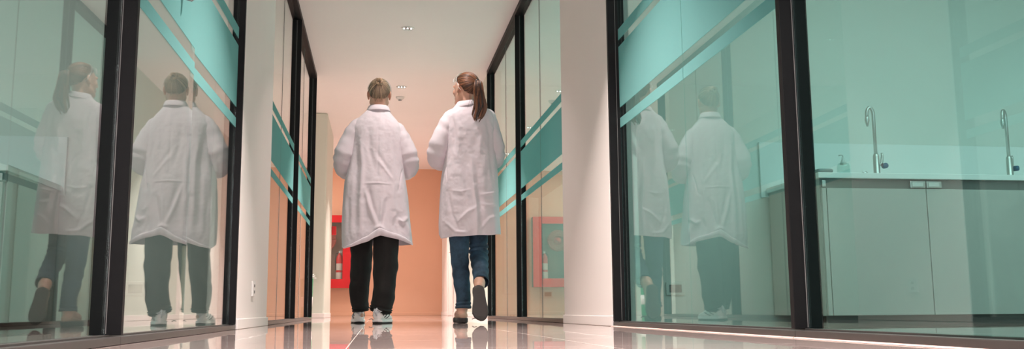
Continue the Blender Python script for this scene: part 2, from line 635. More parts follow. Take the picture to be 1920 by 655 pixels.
s1, put1 = screen('window_1', -1, -1.2, 2.69, [0.8], [], MT['glassl'], 'nearest glazed screen of the left laboratory', skew=((0.8, 0.012, 2.686),))
s2, put2 = screen('window_2', -1, 2.69, 4.81, [3.715], [2.69, 4.782], MT['glassl'], 'second glazed screen on the left with a glass door leaf', skew=((2.714, 0.005, 2.714), (3.715, 0.020, 4.25)))
s3, put3 = screen('window_3', -1, 6.125, 10.36, [7.10, 9.1], [8.2, 10.332], MT['glassl'], 'far glazed screen on the left')
s4, put4 = screen('window_4', 1, -1.2, 2.538, [0.9], [], MT['glass'], 'nearest glazed screen of the right laboratory', skew=((0.9, 0.021, 2.534),))
s5, put5 = screen('window_5', 1, 2.538, 4.61, [3.557], [2.538, 4.584], MT['glass'], 'second glazed screen on the right', skew=((2.562, 0.007, 2.562), (3.557, 0.007, 2.562)))
s6, put6 = screen('window_6', 1, 5.84, 9.965, [6.856, 8.75], [7.84, 9.937], MT['glass'], 'far glazed screen on the right')

# ragged pale sealant along the foot of the right-hand screens
rs_ = random.Random(5)
for put_, ya, yb_ in ((put4, -1.1, 2.53), (put5, 2.54, 4.60)):
    V, F = [], []
    n_ = int((yb_ - ya) / 0.012)
    wv = 0.010
    for i in range(n_ + 1):
        y = ya + (yb_ - ya) * i / n_
        wv = min(0.020, max(0.004, wv + rs_.uniform(-0.004, 0.004)))
        V += [(XR - 0.0002, y, 0.0035), (XR - wv * 0.5, y, 0.0030), (XR - wv, y, 0.0004)]
    for i in range(n_):
        for j in (0, 1):
            F.append((i * 3 + j, i * 3 + j + 1, i * 3 + j + 4, i * 3 + j + 3))
    mb_ = MB(); mb_.add(V, F)
    put_(mb_, 'sealant_bead', MT['sealant'], smooth=True)
# vertical pull handle of the glass door leaf on the left
h = MB()
h.tube([(-0.716, 3.45, 1.24), (-0.69, 3.45, 1.232), (-0.676, 3.45, 1.245), (-0.676, 3.45, 1.70), (-0.69, 3.45, 1.715), (-0.716, 3.45, 1.71)], 0.007, 10)
put2(h, 'door_handle', MT['grey'], smooth=True)

# ------------------------------------------------------------------ ceiling fittings
def downlight(x, y, power, label):
    r = empty('downlight', (x, y, CEIL))
    tag(r, label, 'ceiling light', 'recessed ceiling downlights')
    MB().lathe([(0.062, 0.0), (0.062, -0.006), (0.058, -0.008), (0.049, -0.006), (0.046, 0.0), (0.05, 0.0)], n=32).build('trim_ring', MT['white'], r, True)
    MB().lathe([(0.046, -0.0005), (0.046, -0.001), (0.03, -0.0012), (0.001, -0.0012)], n=32).build('reflector', MT['rail'], r, True)
    for dx in (-0.033, 0.0, 0.033):
        MB().lathe([(0.002, -0.001), (0.0062, -0.003), (0.0062, -0.007), (0.001, -0.009)], c=(dx, 0, 0), n=14).build('bulb', MT['bulb'], r, True)
    l = area('lamp', (0, 0, -0.012), 0.020, power, WARM, parent=r, spread=1.45)
    l.data.shape = 'DISK'
    return r
for (x, y, lab) in [(0.26, 8.487, 'round recessed downlight above the gap between the two women, the nearer one'),
                    (0.267, 10.818, 'round recessed downlight just above the ceiling smoke detector, the farther one'),
                    (0.25, 6.15, 'recessed ceiling downlight above the walking women'),
                    (0.25, 3.85, 'recessed ceiling downlight ahead of the near posts'),
                    (0.25, 1.5, 'recessed ceiling downlight over the near corridor'),
                    (0.26, 13.1, 'recessed ceiling downlight beyond the smoke detector'),
                    (0.26, 15.4, 'recessed ceiling downlight nearest the peach end wall')]:
    downlight(x, y, {8.487: 100, 10.818: 80, 6.15: 10, 3.85: 90, 1.5: 100, 13.1: 45, 15.4: 45}[y], lab)

r = tag(empty('smoke_detector', (0.262, 11.35, CEIL)), 'small white round smoke detector on the corridor ceiling', 'smoke detector')
MB().lathe([(0.054, 0), (0.054, -0.012), (0.046, -0.02), (0.040, -0.028), (0.028, -0.036), (0.026, -0.036)], n=28).build('housing', MT['white'], r, True)
MB().lathe([(0.022, -0.034), (0.024, -0.040), (0.018, -0.046), (0.002, -0.047)], n=20).build('sensor_chamber', MT['grey'], r, True)

# ------------------------------------------------------------------ wall outlets
def outlet(name, loc, rz, wd, hd, label, mname='white', socket='grey'):
    r = empty(name, loc, rz)
    tag(r, label, 'outlet')
    MB().box(-wd / 2, wd / 2, -0.012, 0.0, -hd / 2, hd / 2, 0.003).build('face_plate', MT[mname], r)
    if wd < hd * 1.3:
        for dz in (-0.2, 0.2):
            s = MB()
            s.box(-0.012, -0.006, -0.0135, -0.0118, dz * hd - 0.008, dz * hd + 0.008)
            s.box(0.006, 0.012, -0.0135, -0.0118, dz * hd - 0.008, dz * hd + 0.008)
            s.build('socket', MT['black'], r)
    else:
        MB().box(-wd * 0.33, wd * 0.33, -0.0145, -0.0118, -hd * 0.3, hd * 0.3, 0.001).build('socket', MT[socket], r)
    return r
outlet('power_outlet', (XL, 5.385, 0.213), PI / 2, 0.10, 0.085, 'small white power outlet low on the left white pier')
outlet('power_outlet', (1.93, 5.9, 0.215), 0, 0.125, 0.085, 'outlet low on the back wall of the right laboratory', 'roomwall' if 'roomwall' in MT else 'white')
outlet('power_outlet', (-1.49, 6.15, 0.235), 0, 0.13, 0.09, 'outlet low on the back wall of the left laboratory')
outlet('power_outlet', (1.95, 10.6, 0.26), 0, 0.12, 0.08, 'outlet low on the wall of the far right room')

# ------------------------------------------------------------------ laboratory bench, right
BZ = 0.878
def bench(name, x0, x1, y0, y1, label, door_edges, sides, back_top, back_x0, back_x1, wall_y):
    r = empty(name, ((x0 + x1) / 2, y0, 0))
    tag(r, label, 'lab bench')
    inv = Matrix.Translation(-Vector(r.location))
    def put(mb, nm, m, parent=r, smooth=False):
        o = mb.build(nm, m, None, smooth)
        o.parent = parent
        if parent is r:
            o.matrix_parent_inverse = inv
        return o
    put(MB().box(x0, x1, y0, y1, BZ - 0.034, BZ, 0.003), 'worktop', MT['lamtop'])
    put(MB().box(x0 + 0.02, x1 - 0.01, y0 + 0.035, y1, 0.037, BZ - 0.034), 'carcass', MT['cab'])
    put(MB().box(x0 + 0.02, x1 - 0.01, y0 + 0.022, y0 + 0.034, BZ - 0.092, BZ - 0.036), 'handle_rail', MT['rail'])
    put(MB().box(x0 + 0.05, x1 - 0.04, y0 + 0.08, y0 + 0.1, 0.0, 0.036), 'plinth', MT['rail'])
    for i in range(len(door_edges) - 1):
        a, b = door_edges[i] + 0.0025, door_edges[i + 1] - 0.0025
        dd = put(MB().box(a, b, y0 + 0.014, y0 + 0.033, 0.038, BZ - 0.092, 0.002), 'door', MT['cab'])
        hw = min(0.1, b - a - 0.002)
        hx = b if sides[i] == 'r' else a + hw
        hd = MB().box(hx - hw, hx - 0.002, y0 + 0.008, y0 + 0.020, BZ - 0.086, BZ - 0.046, 0.003)
        put(hd, 'handle', MT['steel'], dd)
        ins = MB().box(hx - hw * 0.9, hx - hw * 0.2, y0 + 0.005, y0 + 0.0085, BZ - 0.078, BZ - 0.054, 0.001)
        put(ins, 'handle', MT['white'], dd)
    put(MB().box(back_x0, back_x1, wall_y - 0.02, wall_y - 0.002, BZ - 0.06, back_top, 0.002), 'backsplash', MT['lamtop'])
    return r
bench('laboratory_bench', 2.575, 5.6, 5.12, 5.87, 'laboratory bench with grey doors and white worktop behind the right glass',
      [2.597, 2.628, 3.265, 3.92, 4.44, 5.02, 5.58], 'rrlrlr', 1.195, 2.545, 5.9, 5.9)
bench('laboratory_bench', -4.6, -1.955, 5.25, 6.12, 'laboratory bench behind the left glass, reaching the picture edge',
      [-4.58, -4.0, -3.4, -2.8, -2.2, -1.98], 'rlrlr', 1.192, -4.8, -1.945, 6.15)

def faucet(loc, rz, label):
    r = empty('laboratory_faucet', loc, rz)
    tag(r, label, 'faucet', 'bench faucets')
    MB().lathe([(0.026, 0), (0.026, 0.012), (0.020, 0.018), (0.019, 0.135), (0.015, 0.148), (0.008, 0.156)], n=20).build('body', MT['steel'], r, True)
    pts = [(0, 0, 0.13), (0, 0, 0.40)] + [(-0.022 + 0.022 * math.cos(a), 0, 0.40 + 0.045 * math.sin(a)) for a in np.linspace(0, PI, 12)[1:]] + [(-0.044, 0, 0.375)]
    pts = [(p[0], p[1], p[2]) for p in pts]
    MB().tube(pts, 0.0105, 12).build('gooseneck', MT['steel'], r, True)
    MB().lathe([(0.006, 0.325), (0.010, 0.345), (0.015, 0.362), (0.012, 0.38), (0.010, 0.39)], c=(-0.044, 0, 0), n=16).build('nozzle', MT['steel'], r, True)
    MB().tube([(0.012, 0, 0.075), (0.036, 0, 0.095), (0.042, 0, 0.14), (0.040, 0, 0.158)], [0.009, 0.009, 0.008, 0.006], 10).build('lever', MT['steel'], r, True)
    MB().lathe([(0.016, -0.028), (0.017, -0.024), (0.017, 0.0), (0.010, 0.002)], c=(0.046, -0.004, 0.075), axis='y', n=20).build('valve_knob', MT['blue'], r, True)
    return r
faucet((3.068, 5.33, BZ + 0.0005), 0.0, 'tall gooseneck laboratory faucet beside the clear soap bottle')
faucet((3.975, 5.33, BZ + 0.0005), 0.5, 'tall gooseneck laboratory faucet near the right picture edge')

r = tag(empty('soap_bottle', (2.765, 5.175, BZ + 0.0005)), 'clear round soap bottle with pump head on the bench', 'bottle')
MB().lathe([(0.032, 0.0), (0.037, 0.006), (0.038, 0.042), (0.032, 0.060), (0.014, 0.068)], n=24).build('bottle', MT['soap'], r, True)
MB().lathe([(0.020, 0.056), (0.017, 0.064), (0.009, 0.085), (0.006, 0.10)], n=20).build('pump_collar', MT['white'], r, True)
MB().tube([(0.0, 0, 0.095), (0, 0, 0.112), (-0.012, 0, 0.114), (-0.026, 0, 0.110)], 0.004, 8).build('pump_nozzle', MT['white'], r, True)
r = tag(MB().box(2.585, 2.685, 5.14, 5.26, BZ + 0.001, BZ + 0.026, 0.011).build('tray', MT['grey'], None), 'flat dark grey tray on the left end of the bench', 'tray')
r = tag(empty('sink_plug', (2.89, 5.16, BZ + 0.0005)), 'small metal plug lying left of the faucet', 'plug')
MB().lathe([(0.018, 0), (0.018, 0.005), (0.012, 0.009), (0.003, 0.011)], n=18).build('disc', MT['chrome'], r, True)
MB().tube([(-0.014, 0, 0.006), (-0.008, 0, 0.014), (0.006, 0, 0.015), (0.02, 0, 0.006)], 0.0025, 6).build('ring', MT['chrome'], r, True)

# ------------------------------------------------------------------ far right room: shelf, glassware, storage box
r = tag(empty('wall_bench', (1.75, 9.4, 0)), 'narrow bench behind the far right glass', 'bench')
MB().box(-0.42, 0.1, -0.9, 0.9, 1.34, 1.365, 0.003).build('worktop', MT['lamtop'], r)
for yy in (-0.86, 0.86):
    MB().box(-0.38, -0.35, yy - 0.015, yy + 0.015, 0, 1.34).build('leg', MT['steel'], r)
    MB().box(0.05, 0.08, yy - 0.015, yy + 0.015, 0, 1.34).build('leg', MT['steel'], r)
random.seed(4)
for k, (dx, dy, hh) in enumerate([(1.37, 9.05, 0.12), (1.40, 9.30, 0.09), (1.38, 9.55, 0.15), (1.44, 9.75, 0.10), (1.38, 9.9, 0.13)]):
    b = MB().lathe([(0.03, 0), (0.034, 0.006), (0.034, hh * 0.6), (0.014, hh * 0.78), (0.014, hh), (0.012, hh)], n=18)
    o = b.build('reagent_bottle', MT['white'], None, True)
    o.location = (dx, dy, 1.366)
    tag(o, ' '.join(['small white bottle on the far room bench,', ['the nearest one', 'second nearest, the shortest', 'third, the tallest of the row', 'fourth along the bench', 'the farthest one'][k]]), 'bottle', 'white bottles on the far bench')
r = tag(empty('storage_box', (1.42, 10.35, 0)), 'low white storage box behind the far right glass', 'box')
MB().box(-0.08, 0.10, -0.15, 0.15, 0.028, 0.255, 0.004).build('body', MT['white'], r)
MB().box(-0.085, 0.105, -0.155, 0.155, 0.256, 0.268, 0.003).build('lid', MT['white'], r)
for xx in (-0.06, 0.08):
    for yy in (-0.12, 0.12):
        MB().lathe([(0.012, 0.0), (0.014, 0.012), (0.008, 0.028)], c=(xx, yy, 0), n=12).build('caster', MT['grey'], r, True)

# left alcove: green bin holding pale tubes
r = tag(empty('green_bin', (-0.83, 11.6, 0)), 'green bin with pale tubes past the far left glazing', 'bin')
MB().lathe([(0.058, 0.0), (0.062, 0.01), (0.074, 0.47), (0.078, 0.48), (0.070, 0.48)], n=24).build('bucket', MT['green'], r, True)
MB().lathe([(0.066, 0.14), (0.0675, 0.141), (0.071, 0.26), (0.068, 0.261)], n=24).build('label_band', MT['white'], r, True)
for a in (0.4, 1.6, 2.9):
    tb = MB().tube([(0.02 * math.cos(a), 0.02 * math.sin(a), 0.35), (0.03 * math.cos(a), 0.03 * math.sin(a), 0.50), (0.075 + 0.01 * a, 0.02 * a, 0.545 - 0.02 * a)], 0.005, 8)
    tb.build('tube', MT['white'], r, True)

# ------------------------------------------------------------------ fire hose cabinet
FX0, FX1, FZ0, FZ1, FY = -1.22, -0.435, 0.498, 1.81, 17.282
r = tag(empty('fire_hose_cabinet', ((FX0 + FX1) / 2, FY, (FZ0 + FZ1) / 2)), 'red fire cabinet with hose reel and extinguisher on the peach end wall', 'fire cabinet')
inv = Matrix.Translation(-Vector(r.location))
def fput(mb, nm, m, parent=r, smooth=False):
    o = mb.build(nm, m, None, smooth)
    o.parent = parent
    if parent is r:
        o.matrix_parent_inverse = inv
    return o
fw = 0.17
mb = MB()
mb.box(FX0, FX1, FY - 0.2, FY - 0.17, FZ1 - 0.13, FZ1, 0.004).box(FX0, FX1, FY - 0.2, FY - 0.17, FZ0, FZ0 + 0.16, 0.004)
mb.box(FX0, FX0 + fw, FY - 0.199, FY - 0.171, FZ0 + 0.15, FZ1 - 0.12).box(FX1 - fw, FX1, FY - 0.199, FY - 0.171, FZ0 + 0.15, FZ1 - 0.12)
fput(mb, 'door_frame', MT['red'])
mb = MB()
mb.box(FX0 + 0.005, FX0 + 0.02, FY - 0.17, FY, FZ0 + 0.005, FZ1 - 0.005).box(FX1 - 0.02, FX1 - 0.005, FY - 0.17, FY, FZ0 + 0.005, FZ1 - 0.005)
mb.box(FX0 + 0.005, FX1 - 0.005, FY - 0.17, FY, FZ0 + 0.005, FZ0 + 0.02).box(FX0 + 0.005, FX1 - 0.005, FY - 0.17, FY, FZ1 - 0.02, FZ1 - 0.005)
mb.box(FX0 + 0.005, FX1 - 0.005, FY - 0.012, FY, FZ0 + 0.02, FZ1 - 0.02)
fput(mb, 'box', MT['cabin'])
fput(MB().box(FX0 + fw, FX1 - fw, FY - 0.188, FY - 0.184, FZ0 + 0.155, FZ1 - 0.125), 'glass_pane', MT['clear'])
hc = (-0.93, FY - 0.09, 1.37)
hr = fput(MB().lathe([(0.05, -0.05), (0.05, 0.05), (0.19, 0.05), (0.20, 0.055), (0.20, 0.045), (0.05, 0.04)], c=hc, axis='y', n=36), 'hose_reel', MT['red'], smooth=True)
mb = MB()
for i in range(5):
    rr = 0.10 + i * 0.022
    mb.tube([(hc[0] + rr * math.cos(a), hc[1] - 0.02, hc[2] + rr * math.sin(a)) for a in np.linspace(0, 2 * PI, 33)], 0.014, 8)
fput(mb, 'hose', MT['reddark'], smooth=True)
# extinguisher inside: a thing of its own
e = tag(empty('fire_extinguisher', (-0.665, FY - 0.105, FZ0 + 0.02)), 'red fire extinguisher with paper labels inside the red cabinet', 'fire extinguisher')
MB().lathe([(0.055, 0.0), (0.06, 0.01), (0.06, 0.50), (0.045, 0.56), (0.02, 0.585), (0.018, 0.61)], n=26).build('cylinder', MT['red'], e, True)
MB().lathe([(0.0605, 0.30), (0.0612, 0.302), (0.0612, 0.42), (0.0605, 0.422)], n=26).build('label_plate', MT['label'], e, True)
MB().lathe([(0.0605, 0.13), (0.0612, 0.132), (0.0612, 0.26), (0.0605, 0.262)], n=26).build('label_plate', MT['label'], e, True)
MB().box(-0.012, 0.045, -0.012, 0.012, 0.61, 0.625, 0.003).box(-0.012, 0.05, -0.010, 0.010, 0.64, 0.65, 0.003).box(-0.014, 0.012, -0.014, 0.014, 0.60, 0.65, 0.003).build('valve_handle', MT['steel'], e)
MB().tube([(-0.01, -0.01, 0.62), (-0.06, -0.02, 0.60), (-0.072, -0.02, 0.50), (-0.068, -0.015, 0.30)], 0.008, 8).build('hose', MT['black'], e, True)
MB().lathe([(0.012, 0.0), (0.014, 0.004), (0.014, 0.010), (0.004, 0.012)], c=(0, -0.02, 0.62), axis='y', n=14).build('gauge', MT['white'], e, True)

r = tag(empty('alarm_call_point', (-0.650, 14.08, 1.275)), 'small red box at the corner of the pale pier', 'alarm')
MB().box(-0.02, 0.05, -0.03, 0.03, -0.065, 0.065, 0.006).build('housing', MT['red'], r)
MB().box(-0.008, 0.038, -0.034, -0.029, -0.035, 0.035, 0.002).build('press_plate', MT['red'], r)

# ================================================================== PEOPLE
# ---- implicit surfaces meshed with surface nets
class SDF:
    def __init__(s, lo, hi, h):
        s.lo = np.array(lo, float)
        s.h = h
        n = np.ceil((np.array(hi, float) - s.lo) / h).astype(int) + 1
        s.n = n
        s.D = np.full(n, 0.5, np.float32)
        s.ax = [(s.lo[i] + h * np.arange(n[i])).astype(np.float32) for i in range(3)]

    def _sl(s, lo, hi):
        a = np.maximum(0, np.floor((np.array(lo) - s.lo) / s.h).astype(int))
        b = np.minimum(s.n, np.ceil((np.array(hi) - s.lo) / s.h).astype(int) + 1)
        return tuple(slice(int(a[i]), int(max(a[i], b[i]))) for i in range(3))

    def _grid(s, sl):
        return (s.ax[0][sl[0]][:, None, None], s.ax[1][sl[1]][None, :, None], s.ax[2][sl[2]][None, None, :])

    def _mix(s, sl, d, k, op):
        A = s.D[sl]
        if op == 'sub':
            hh = np.maximum(k - np.abs(A + d), 0) / k
            s.D[sl] = np.maximum(A, -d) + hh * hh * k * 0.25
        else:
            hh = np.maximum(k - np.abs(A - d), 0) / k
            s.D[sl] = np.minimum(A, d) - hh * hh * k * 0.25

    def cap(s, a, b, ra, rb, k=0.02, op='add'):
        a = np.array(a, float); b = np.array(b, float)
        m = max(ra, rb) + k + 2 * s.h
        sl = s._sl(np.minimum(a, b) - m, np.maximum(a, b) + m)
        X, Y, Z = s._grid(sl)
        ba = b - a
        L = float(ba.dot(ba)) + 1e-9
        t = np.clip(((X - a[0]) * ba[0] + (Y - a[1]) * ba[1] + (Z - a[2]) * ba[2]) / L, 0, 1)
        d = np.sqrt((X - a[0] - t * ba[0]) ** 2 + (Y - a[1] - t * ba[1]) ** 2 + (Z - a[2] - t * ba[2]) ** 2) - (ra + (rb - ra) * t)
        s._mix(sl, d, k, op)
        return s

    def ell(s, c, r, k=0.02, op='add', R=None):
        c = np.array(c, float); r = np.array(r, float)
        m = r.max() + k + 2 * s.h
        sl = s._sl(c - m, c + m)
        X, Y, Z = s._grid(sl)
        x, y, z = X - c[0], Y - c[1], Z - c[2]
        if R is not None:      # R: 3x3, columns are the ellipsoid axes
            x, y, z = (x * R[0][0] + y * R[1][0] + z * R[2][0], x * R[0][1] + y * R[1][1] + z * R[2][1], x * R[0][2] + y * R[1][2] + z * R[2][2])
        k0 = np.sqrt((x / r[0]) ** 2 + (y / r[1]) ** 2 + (z / r[2]) ** 2)
        k1 = np.sqrt((x / r[0] ** 2) ** 2 + (y / r[1] ** 2) ** 2 + (z / r[2] ** 2) ** 2) + 1e-9
        s._mix(sl, k0 * (k0 - 1) / k1, k, op)
        return s

    def mesh(s, smooth=2):
        D = s.D
        I = D < 0
        n = s.n
        c = np.zeros(tuple(n - 1), np.int8)
        for dx in (0, 1):
            for dy in (0, 1):
                for dz in (0, 1):
                    c += I[dx:n[0] - 1 + dx, dy:n[1] - 1 + dy, dz:n[2] - 1 + dz]
        act = np.argwhere((c > 0) & (c < 8))
        idx = -np.ones(tuple(n - 1), np.int64)
        idx[act[:, 0], act[:, 1], act[:, 2]] = np.arange(len(act))
        acc = np.zeros((len(act), 3)); cnt = np.zeros(len(act))
        offs = [(0, 0, 0), (1, 0, 0), (0, 1, 0), (1, 1, 0), (0, 0, 1), (1, 0, 1), (0, 1, 1), (1, 1, 1)]
        for i, a in enumerate(offs):
            for j, b in enumerate(offs):
                if j <= i or sum(abs(a[q] - b[q]) for q in range(3)) != 1:
                    continue
                va = D[act[:, 0] + a[0], act[:, 1] + a[1], act[:, 2] + a[2]]
                vb = D[act[:, 0] + b[0], act[:, 1] + b[1], act[:, 2] + b[2]]
                m = (va < 0) != (vb < 0)
                t = np.where(m, va / np.where(m, va - vb, 1), 0)
                p = np.array(a)[None] + t[:, None] * (np.array(b) - np.array(a))[None]
                acc[m] += p[m]; cnt[m] += 1
        V = (act + acc / cnt[:, None]) * s.h + s.lo
        F = []
        for axis in range(3):
            sh = [slice(1, n[q] - 1) for q in range(3)]
            sh[axis] = slice(0, n[axis] - 1)
            sh2 = list(sh); sh2[axis] = slice(1, n[axis])
            A = I[tuple(sh)]; B = I[tuple(sh2)]
            e = np.argwhere(A != B)
            off = np.array([1, 1, 1]); off[axis] = 0
            e = e + off
            fl = A[A != B]
            u, v = [q for q in range(3) if q != axis]
            def g(du, dv):
                q = e.copy(); q[:, u] -= du; q[:, v] -= dv
                return idx[q[:, 0], q[:, 1], q[:, 2]]
            quad = np.stack([g(1, 1), g(0, 1), g(0, 0), g(1, 0)], 1)
            if axis == 1:
                fl = ~fl
            quad[~fl] = quad[~fl][:, ::-1]
            F.append(quad)
        F = np.concatenate(F)
        F = F[(F >= 0).all(1)]
        for _ in range(smooth):
            S = np.zeros_like(V); C = np.zeros(len(V))
            for a, b in ((0, 1), (1, 2), (2, 3), (3, 0)):
                np.add.at(S, F[:, a], V[F[:, b]]); np.add.at(C, F[:, a], 1)
                np.add.at(S, F[:, b], V[F[:, a]]); np.add.at(C, F[:, b], 1)
            V = 0.5 * V + 0.5 * S / np.maximum(C, 1)[:, None]
        return V, F

def fast_obj(name, V, F, material, parent=None):
    me = bpy.data.meshes.new(name)
    V = np.asarray(V, np.float32); F = np.asarray(F, np.int32)
    me.vertices.add(len(V)); me.vertices.foreach_set('co', V.ravel())
    me.loops.add(F.size); me.loops.foreach_set('vertex_index', F.ravel())
    me.polygons.add(len(F))
    me.polygons.foreach_set('loop_start', np.arange(len(F), dtype=np.int32) * F.shape[1])
    me.polygons.foreach_set('use_smooth', np.ones(len(F), bool))
    me.materials.append(material)
    me.update(calc_edges=True)
    me.validate()
    o = bpy.data.objects.new(name, me)
    COL.objects.link(o)
    if parent is not None:
        o.parent = parent
    return o

# ---- value noise for cloth
_rs = np.random.RandomState(7)
_LAT = _rs.rand(32, 32, 32).astype(np.float32) * 2 - 1
def vnoise(P, sc_=1.0):
    Q = np.asarray(P) * sc_
    i = np.floor(Q).astype(int); f = Q - i
    f = f * f * (3 - 2 * f)
    r = 0
    for dx in (0, 1):
        for dy in (0, 1):
            for dz in (0, 1):
                wgt = (f[..., 0] if dx else 1 - f[..., 0]) * (f[..., 1] if dy else 1 - f[..., 1]) * (f[..., 2] if dz else 1 - f[..., 2])
                r = r + wgt * _LAT[(i[..., 0] + dx) % 32, (i[..., 1] + dy) % 32, (i[..., 2] + dz) % 32]
    return r

def rot3(rx=0, ry=0, rz=0):
    return np.array(Euler((rx, ry, rz), 'XYZ').to_matrix())

def interp(tab, z, col):
    zs = [r[0] for r in tab]
    return np.interp(z, zs, [r[col] for r in tab])

def smooth_interp(tab, z, col):
    """monotone-ish smooth interpolation: piecewise linear then blurred"""
    z = np.asarray(z, float)
    r = 0
    for o, wt in ((-0.02, 0.15), (-0.01, 0.2), (0, 0.3), (0.01, 0.2), (0.02, 0.15)):
        r = r + wt * interp(tab, z + o, col)
    return r

# ---- head and body ----
def add_head(S, c, R, k=1.0):
    """head shapes in head-local axes (+y face, +z up) placed with centre c and rotation R"""
    c = np.array(c, float)
    T = lambda p: c + R @ (np.array(p, float) * k)
    def e(p, r, kk=0.012, op='add', rr=None):
        RR = R if rr is None else R @ rr
        S.ell(T(p), np.array(r) * k, kk, op, RR)
    e((0, -0.012, 0.026), (0.072, 0.092, 0.086))
    e((0, 0.028, -0.028), (0.057, 0.062, 0.082), 0.03)
    e((0, 0.062, -0.095), (0.024, 0.020, 0.017), 0.025)
    for sx in (-1, 1):
        S.cap(T((sx * 0.055, 0.0, -0.055)), T((sx * 0.018, 0.065, -0.097)), 0.016 * k, 0.014 * k, 0.02)
        e((sx * 0.036, 0.068, -0.022), (0.020, 0.014, 0.016), 0.02)
        e((sx * 0.030, 0.078, 0.022), (0.022, 0.012, 0.008), 0.015)
        e((sx * 0.031, 0.094, 0.003), (0.015, 0.011, 0.009), 0.01, 'sub')
    S.cap(T((0, 0.084, 0.012)), T((0, 0.106, -0.026)), 0.007 * k, 0.010 * k, 0.012)
    for sx in (-1, 1):
        e((sx * 0.011, 0.098, -0.030), (0.008, 0.010, 0.007), 0.008)
        # ear with its hollow and lobe
        er = rot3(0.15, 0, sx * 0.35)
        e((sx * 0.079, -0.006, -0.002), (0.0075, 0.019, 0.031), 0.006, 'add', er)
        e((sx * 0.0865, -0.001, 0.004), (0.004, 0.010, 0.016), 0.004, 'sub', er)
        e((sx * 0.076, 0.002, -0.030), (0.006, 0.008, 0.009), 0.005)
    e((0, 0.086, -0.056), (0.021, 0.011, 0.0055), 0.008)
    e((0, 0.083, -0.068), (0.018, 0.011, 0.0065), 0.008)
    return T

def add_hand(S, wrist, fdir, palm_n, side, curl=0.6, k=1.0, thumb_open=0.7):
    """palm + 4 fingers + thumb. fdir: wrist->knuckles, palm_n: palm facing, side: +1 right hand"""
    w0 = np.array(wrist, float)
    f = np.array(fdir, float); f /= np.linalg.norm(f)
    n = np.array(palm_n, float); n -= f * n.dot(f); n /= np.linalg.norm(n)
    t = np.cross(f, n) * side        # towards the thumb side
    P = w0 + f * 0.048 * k
    R = np.stack([t, f, n], 1)
    S.ell(P, np.array([0.040, 0.052, 0.014]) * k, 0.01, 'add', R)
    S.ell(w0 + f * 0.03 * k + t * 0.022 * k + n * 0.006 * k, np.array([0.017, 0.028, 0.014]) * k, 0.01, 'add', R)
    for off, ln, r in ((0.030, 0.078, 0.0088), (0.0105, 0.088, 0.009), (-0.0095, 0.082, 0.0086), (-0.0285, 0.065, 0.0078)):
        p = w0 + (f * 0.088 + t * off) * k
        d = f.copy(); a = 0.25 + curl * 0.3
        segs = (0.45, 0.31, 0.24)
        S.cap(p - f * 0.03 * k, p, r * k * 1.05, r * k, 0.006)
        for si, sg in enumerate(segs):
            dd = math.cos(a) * f + math.sin(a) * n + t * off * 0.6
            q = p + dd * ln * sg * k
            S.cap(p, q, r * k * (1 - 0.08 * si), r * k * (1 - 0.08 * (si + 1)), 0.0035)
            p = q
            a += curl * 0.75
    p = w0 + (f * 0.028 + t * 0.034) * k
    q = p + (f * 0.75 + t * thumb_open + n * 0.35) * 0.034 * k
    S.cap(p - t * 0.012 * k, q, 0.013 * k, 0.0105 * k, 0.008)
    q2 = q + (f * 0.95 + t * 0.15 + n * 0.45) * 0.030 * k
    S.cap(q, q2, 0.0105 * k, 0.0085 * k, 0.004)

